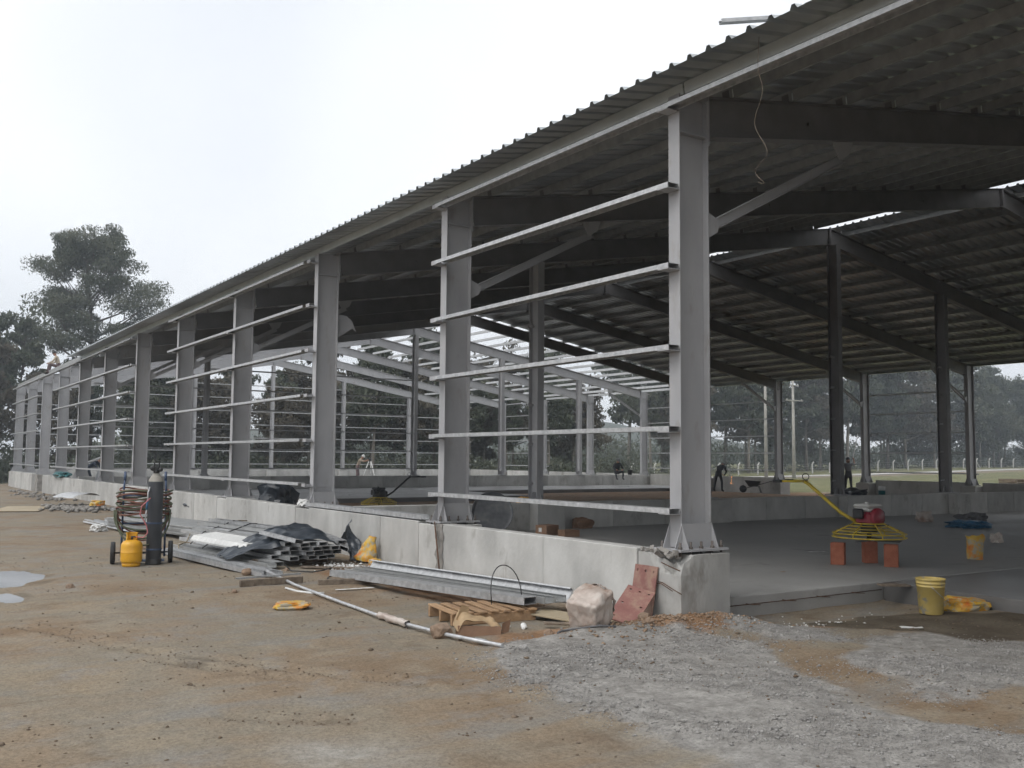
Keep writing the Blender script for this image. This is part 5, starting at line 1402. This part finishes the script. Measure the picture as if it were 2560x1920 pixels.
bag('plastic_sheet','black plastic heap on the inner wall beside the middle column',(.45,.28,.16),(16.0,9.85,.60),(0,0,0),19,'tarp',.3,.5,'plastic sheet')
# timber stack in the field
ts=thing('pallet_stack','stack of weathered pallets in the field at the right edge','pallet stack',(38.8,17.6,gz(38.8,17.6)),-.4)
for k in range(5):
    for q in range(6):
        mb=MB(); mb.cbox(-.6,.6,-.05,.05,.12,.145,.003); mb.build('slat',M['old_wood'],ts,loc=(0,-.55+.22*q,.165*k+.10))
    for xx in (-.55,0,.55):
        mb=MB(); mb.cbox(-.05,.05,-.6,.6,0,.118,.004); mb.build('bearer',M['old_wood'],ts,loc=(xx,0,.165*k+.10))
# hanging wire, channel on the roof
mb=MB(); P=[(-.27,-1.54,5.66),(-.29,-1.54,5.35),(-.30,-1.60,5.10),(-.30,-1.50,4.82),(-.30,-1.65,4.51),(-.30,-1.50,4.37),(-.31,-1.62,4.22),(-.30,-1.52,4.26)]
Q=[]
for i in range(len(P)-1):
    for j in range(6):
        t=j/6; p0=Vector(P[max(0,i-1)]);p1=Vector(P[i]);p2=Vector(P[i+1]);p3=Vector(P[min(len(P)-1,i+2)])
        Q.append(.5*((2*p1)+(p2-p0)*t+(2*p0-5*p1+4*p2-p3)*t*t+(3*p1-p0-3*p2+p3)*t**3))
mb.tube(Q,.0028,5); mb.build('wire',M['old_wood'],label='thin pale wire hanging from the eave in front of the rafter',cat='wire')
channel(-.50,-1.27,1.2,-1.95,5.83,6.13,'silver channel lying on the roof and poking past the eave',w=.07,h=.035)
# ---------------------------------------------------------------- fence, poles
fe=thing('fence','white concrete post fence with bent tops along the road','fence',(55,72,0))
mb=MB(); mb.beam((0,0,-.2),(0,0,1.15),[(-.06,-.06),(.06,-.06),(.06,.06),(-.06,.06)],upv=(0,1,0)); mb.beam((0,0,1.15),(.26,-.05,1.42),[(-.045,-.055),(.045,-.055),(.045,.055),(-.045,.055)],upv=(0,1,0)); pme=mb.mesh('post',M['post'])
x=48.3; fx=[]
while x<150:
    fx.append(x); o=link('post',pme,fe,loc=(x,72,gz(x,72)),world=True); o.rotation_euler=(0,rng.uniform(-.03,.03),rng.uniform(-.2,.2)); x+=3.27
xx=fx[24]
mb=MB()
for s in (-1,1): mb.beam((xx+s*.75,71.9,gz(xx,72)),(xx+s*.05,72,gz(xx,72)+1.0),[(-.045,-.045),(.045,-.045),(.045,.045),(-.045,.045)])
mb.build('corner_stay',M['post'],fe,world=True)
for zz in (.25,.55,.85,1.12):
    mb=MB(); mb.tube([(x,72,gz(x,72)+zz) for x in fx],.007,4); mb.build('wire',M['galv'],fe,world=True)
def pole(x,y,H,label,arms):
    t=thing('utility_pole',label,'utility pole',(x,y,gz(x,y)))
    mb=MB(); mb.tube([(0,0,-.3),(0,0,H*.5),(0,0,H)],[.19,.15,.11],14); mb.build('mast',M['pole'],t)
    for z,w in arms:
        mb=MB(); mb.obox((.0,-.17,z),(w,.09,.10)); mb.build('crossarm',M['pole'],t)
        for s in (-.42,-.1,.42):
            mb=MB(); mb.lathe([(0,.05),(.03,.05),(.045,.09),(.03,.12),(.04,.15),(0,.17)],10,(s*w,-.17,z)); mb.build('insulator',M['white'],t)
pole(69.4,60.4,12.5,'tall plain concrete utility pole beside the road',[])
pole(71.5,58.6,10.0,'concrete utility pole with crossarms just right of the plain pole',[(9.45,1.3),(7.9,2.6)])
for i,(p,q) in enumerate((((69.4,60.4,8.6),(92,46,.9)),((69.4,60.4,9.6),(96,47,3.0)),((71.5,58.5,9.5),(57,66,9.4)))):
    mb=MB(); mb.tube([tuple(p[k]+(q[k]-p[k])*t-(1.0*t*(1-t) if k==2 else 0) for k in range(3)) for t in [j/14 for j in range(15)]],.012,4)
    mb.build('overhead_wire',M['engine_black'],label=('black stay wire running down right from the plain pole','black cable drooping right above the stay wire','black cable between the poles and the trees')[i],cat='wire')

# ---------------------------------------------------------------- people
def person(label,loc,rz,J,cols,scale=1.0,helmet=None,name='person'):
    """J: joints in metres, local frame, figure faces -y. One continuous skinned body."""
    t=thing(name,label,'person',loc,rz); t.scale=(scale,)*3
    order=['pelvis','waist','chest','neck','head','headtop','shl','ell','wrl','hal','shr','elr','wrr','har','hil','knl','anl','tol','hir','knr','anr','tor']
    rad=dict(pelvis=(.15,.115),waist=(.135,.10),chest=(.165,.115),neck=(.055,.055),head=(.078,.092),headtop=(.07,.082),shl=(.07,.07),ell=(.047,.047),wrl=(.032,.032),hal=(.038,.02),hil=(.095,.095),knl=(.062,.062),anl=(.042,.042),tol=(.04,.032))
    for k in ('sh','el','wr','ha','hi','kn','an','to'): rad[k+'r']=rad[k+'l']
    E=[('pelvis','waist'),('waist','chest'),('chest','neck'),('neck','head'),('head','headtop'),('chest','shl'),('shl','ell'),('ell','wrl'),('wrl','hal'),('chest','shr'),('shr','elr'),('elr','wrr'),('wrr','har'),('pelvis','hil'),('hil','knl'),('knl','anl'),('anl','tol'),('pelvis','hir'),('hir','knr'),('knr','anr'),('anr','tor')]
    me=bpy.data.meshes.new('tmp'); me.from_pydata([J[k] for k in order],[(order.index(a),order.index(b)) for a,b in E],[])
    o=bpy.data.objects.new('tmp',me); COL.objects.link(o)
    sk=o.modifiers.new('s','SKIN'); sk.use_smooth_shade=True
    for i,k in enumerate(order): me.skin_vertices[0].data[i].radius=rad[k]
    me.skin_vertices[0].data[0].use_root=True
    ss=o.modifiers.new('ss','SUBSURF'); ss.levels=2; ss.render_levels=2
    dg=bpy.context.evaluated_depsgraph_get(); body=bpy.data.meshes.new_from_object(o.evaluated_get(dg))
    bpy.data.objects.remove(o); body.name='body'
    # fingers, nose, ears: short tapered tubes added to the same surface
    mb=MB()
    for s in 'lr':
        w,h=Vector(J['wr'+s]),Vector(J['ha'+s]); d=(h-w).normalized(); sd=d.cross(Vector((0,0,1)))
        sd=sd.normalized() if sd.length>.1 else Vector((1,0,0)); n_=sd.cross(d)
        for k,(off,L) in enumerate(((-.028,.062),(-.010,.074),(.010,.070),(.027,.055))):
            p=h+sd*off; mb.tube([p,p+d*L*.5-n_*.008,p+d*L-n_*.030],[.010,.009,.006],6)
        p=w.lerp(h,.45)-sd*.03; mb.tube([p,p-sd*.028+d*.03,p-sd*.030+d*.06],[.011,.010,.007],6)
    hd=Vector(J['head']).lerp(Vector(J['headtop']),.35); fwd=(Vector(J['headtop'])-Vector(J['neck'])).normalized().cross(Vector((1,0,0)))
    if fwd.length<.1: fwd=Vector((0,-1,0))
    fwd.normalize(); fwd=-fwd if fwd.y>0 else fwd
    upn=(Vector(J['headtop'])-Vector(J['neck'])).normalized(); sdn=upn.cross(fwd)
    mb.tube([hd+fwd*.075+upn*.03,hd+fwd*.108-upn*.005,hd+fwd*.085-upn*.015],[.010,.015,.010],6)
    for s in (-1,1): mb.tube([hd+sdn*s*.078+upn*.03,hd+sdn*s*.093+upn*.0,hd+sdn*s*.08-upn*.03],[.012,.016,.010],6)
    extra=mb
    V=[v.co.copy() for v in body.vertices]; F=[tuple(p.vertices) for p in body.polygons]; nb=len(F); off=len(V)
    V+=[Vector(v) for v in extra.v]; F+=[tuple(i+off for i in f) for f in extra.f]
    bpy.data.meshes.remove(body)
    body=bpy.data.meshes.new('body'); body.from_pydata([tuple(v) for v in V],[],F)
    segs={'skin':[('neck','head'),('head','headtop'),('wrl','hal'),('wrr','har')]+([('ell','wrl'),('elr','wrr')] if cols.get('short') else []),
          'shirt':[('waist','chest'),('chest','neck'),('chest','shl'),('chest','shr'),('shl','ell'),('shr','elr')]+([] if cols.get('short') else [('ell','wrl'),('elr','wrr')]),
          'trousers':[('pelvis','waist'),('pelvis','hil'),('hil','knl'),('knl','anl'),('pelvis','hir'),('hir','knr'),('knr','anr')],'shoe':[('anl','tol'),('anr','tor')]}
    mats=['skin','shirt','trousers','shoe']
    body.materials.append(M['skin']); body.materials.append(cols['shirt']); body.materials.append(cols['trousers']); body.materials.append(cols['shoe'])
    def sd_(p,a,b):
        ab=b-a; tt=max(0,min(1,(p-a).dot(ab)/max(1e-9,ab.length_squared))); return (p-a-ab*tt).length
    for pi,p in enumerate(body.polygons):
        p.use_smooth=True
        if pi>=nb: p.material_index=0; continue
        c=p.center; best=min(((sd_(c,Vector(J[a]),Vector(J[b])),mi) for mi,mn in enumerate(mats) for a,b in segs[mn]))
        p.material_index=best[1]
    link('body',body,t)
    # hair or cap
    mb=MB(); ht=Vector(J['head']).lerp(Vector(J['headtop']),.55)
    ax=upn
    q=ax.to_track_quat('Z','Y').to_matrix()
    mb.lathe([(.098,-.02),(.105,.02),(.098,.065),(.07,.10),(.03,.118),(0,.12)],16,ht,q)
    if helmet: mb.obox(ht+fwd*.10+upn*.0,(.14,.12,.012),q)
    mb.build('cap' if helmet else 'hair',helmet or M['engine_black'],t)
    return t
def cloth(name,c): return surf(name,[tuple(k*.8 for k in c),tuple(min(1,k*1.15) for k in c)],rough=.9,scale=8,var=0,bump=.1)
C_dk=cloth('dark_workwear',(.035,.037,.042)); C_bl=cloth('navy_workwear',(.03,.04,.06)); C_gr=cloth('grey_shirt',(.12,.125,.13)); C_tan=cloth('tan_shirt',(.33,.27,.21)); C_sh=cloth('boots',(.03,.025,.02)); C_br=cloth('brown_trousers',(.13,.09,.09)); C_wh=cloth('pale_shirt',(.42,.36,.28)); C_red=cloth('red_helmet',(.50,.07,.06)); C_hat=cloth('white_helmet',(.6,.6,.58))
J_bend=dict(pelvis=(0,.18,.92),waist=(0,.08,1.03),chest=(0,-.20,1.22),neck=(0,-.36,1.30),head=(0,-.45,1.33),headtop=(0,-.58,1.36),shl=(.18,-.24,1.24),ell=(.22,-.36,.98),wrl=(.10,-.55,.88),hal=(.06,-.63,.86),shr=(-.18,-.24,1.24),elr=(-.22,-.40,.99),wrr=(-.08,-.52,.84),har=(-.03,-.60,.82),
   hil=(.10,.18,.86),knl=(.20,.05,.48),anl=(.24,.14,.08),tol=(.26,-.08,.04),hir=(-.10,.18,.86),knr=(-.16,.10,.48),anr=(-.20,.22,.08),tor=(-.22,.0,.04))
J_reach=dict(pelvis=(0,0,.93),waist=(0,.01,1.08),chest=(0,0,1.30),neck=(0,-.01,1.47),head=(0,-.02,1.56),headtop=(0,-.03,1.70),shl=(.18,0,1.40),ell=(.27,-.06,1.13),wrl=(.22,-.26,1.02),hal=(.20,-.34,1.02),shr=(-.19,0,1.42),elr=(-.34,-.12,1.40),wrr=(-.36,-.28,1.60),har=(-.36,-.32,1.68),
   hil=(.10,0,.88),knl=(.13,-.02,.48),anl=(.16,.03,.08),tol=(.19,-.17,.04),hir=(-.10,0,.88),knr=(-.13,-.03,.48),anr=(-.17,.02,.08),tor=(-.20,-.18,.04))
J_survey=dict(pelvis=(0,.05,.92),waist=(0,.02,1.06),chest=(0,-.08,1.28),neck=(0,-.18,1.42),head=(0,-.24,1.49),headtop=(0,-.30,1.61),shl=(.18,-.10,1.36),ell=(.24,-.36,1.30),wrl=(.12,-.58,1.38),hal=(.08,-.66,1.40),shr=(-.18,-.10,1.36),elr=(-.24,-.34,1.26),wrr=(-.10,-.56,1.32),har=(-.06,-.64,1.34),
   hil=(.10,.05,.87),knl=(.13,-.02,.48),anl=(.14,.08,.08),tol=(.16,-.12,.04),hir=(-.10,.05,.87),knr=(-.12,.05,.48),anr=(-.13,.18,.08),tor=(-.15,-.02,.04))
J_sit=dict(pelvis=(0,.10,.14),waist=(0,.06,.29),chest=(0,-.02,.50),neck=(0,-.08,.66),head=(0,-.12,.74),headtop=(0,-.16,.88),shl=(.18,-.02,.60),ell=(.30,-.14,.36),wrl=(.20,-.34,.28),hal=(.14,-.40,.27),shr=(-.18,-.02,.60),elr=(-.30,-.14,.36),wrr=(-.20,-.34,.28),har=(-.14,-.40,.27),
   hil=(.10,.08,.12),knl=(.24,-.32,.22),anl=(.18,-.40,-.20),tol=(.19,-.58,-.25),hir=(-.10,.08,.12),knr=(-.24,-.32,.22),anr=(-.18,-.40,-.20),tor=(-.19,-.58,-.25))
person('worker in dark clothes bending over a sparking grinder at the far wall',(28.55,27.1,.10),2.0,J_bend,dict(shirt=C_dk,trousers=C_dk,shoe=C_sh))
gr=thing('angle_grinder','hand grinder with white body throwing sparks','grinder',(29.05,26.85,.93),2.0)
mb=MB(); mb.tube([(0,.16,0),(0,-.12,0)],.035,8); mb.build('grinder_body',M['white'],gr)
mb=MB(); mb.lathe([(0,-.006),(.075,-.006),(.075,.006),(0,.006)],16,(0,-.16,-.03)); mb.build('disc',M['dark_metal'],gr)
mb=MB()
for i in range(12):
    t=rng.random(); a=rng.uniform(-.1,.1); p=Vector((a*t,-.2-.05*t+rng.uniform(-.02,.02),-.06-.42*t)); mb.tube([p,p+Vector((a*.05,-.01,-.04))],.004,4)
mb.build('sparks',M['spark'],gr,kind='stuff')
person('worker in grey shirt seen from behind raising a long pole',(31.0,21.3,.12),-.6+math.pi,J_reach,dict(shirt=C_gr,trousers=C_dk,shoe=C_sh,short=True))
wp=Vector((31.0,21.3,.12))
mb=MB(); 
a=-.6+math.pi
def lw(v): return wp+Vector((math.cos(a)*v[0]-math.sin(a)*v[1],math.sin(a)*v[0]+math.cos(a)*v[1],v[2]))
mb.tube([lw((-.30,-.36,1.45)),lw((-.42,-.36,2.0)),lw((-.60,-.36,2.85))],.016,8); mb.build('pole_stick',M['white'],label='long thin pale pole held up by the grey-shirted worker',cat='pole')
person('surveyor in tan shirt and pale cap leaning over a tripod',(16.9,44.6,.16),-1.15+math.pi/2*0+2.2,J_survey,dict(shirt=C_tan,trousers=C_br,shoe=C_sh,short=True),helmet=C_hat)
tr=thing('survey_tripod','white survey tripod with level in front of the surveyor','tripod',(17.45,44.2,.16),.4)
for k in range(3):
    aa=2*math.pi*k/3+.5; mb=MB(); mb.tube([(.55*math.cos(aa),.55*math.sin(aa),0),(.07*math.cos(aa),.07*math.sin(aa),1.28)],[.022,.032],8); mb.build('leg',M['white'],tr)
mb=MB(); mb.lathe([(0,1.27),(.09,1.27),(.09,1.31),(0,1.31)],14); mb.build('tripod_head',M['dark_metal'],tr)
mb=MB(); mb.lathe([(0,1.315),(.05,1.32),(.05,1.36),(0,1.36)],12); mb.tube([(-.13,0,1.42),(.13,0,1.42)],.04,10); mb.obox((0,0,1.38),(.10,.07,.05)); mb.build('level',M['engine_black'],tr)
person('person in dark clothes sitting on the far cross wall',(28.2,34.62,.81),-.35,J_sit,dict(shirt=C_dk,trousers=C_dk,shoe=C_sh),helmet=C_gr)
bk=thing('bucket','black bucket on the cross wall beside the sitting person','bucket',(29.15,34.65,.803)); mb=MB(); mb.lathe([(0,.004),(.12,.004),(.15,.28),(.155,.285),(.147,.285),(.118,.02),(0,.02)],18); mb.build('bucket_body',M['engine_black'],bk)
person('worker in red helmet behind the wall near the eighth column',(1.3,39.0,.10),.9,J_bend,dict(shirt=C_bl,trousers=C_bl,shoe=C_sh),helmet=C_red)
person('worker in pale shirt crouching on the eave of the open frames',(.35,43.25,5.80),-1.9,J_sit,dict(shirt=C_wh,trousers=C_br,shoe=C_sh),scale=.95)

# ---------------------------------------------------------------- hazy air over the whole site
hz=MB(); hz.box(-310,430,-210,430,-8,48)
mt=bpy.data.materials.new('thin_haze'); mt.use_nodes=True; n=mt.node_tree.nodes; n.clear()
ov=n.new('ShaderNodeOutputMaterial'); pv=n.new('ShaderNodeVolumePrincipled')
pv.inputs['Color'].default_value=(0.80,0.88,0.96,1); pv.inputs['Density'].default_value=0.0014; pv.inputs['Anisotropy'].default_value=0.2
mt.node_tree.links.new(pv.outputs[0],ov.inputs['Volume'])
hz.build('haze',mt,kind='stuff',label='thin pale haze over the whole site')
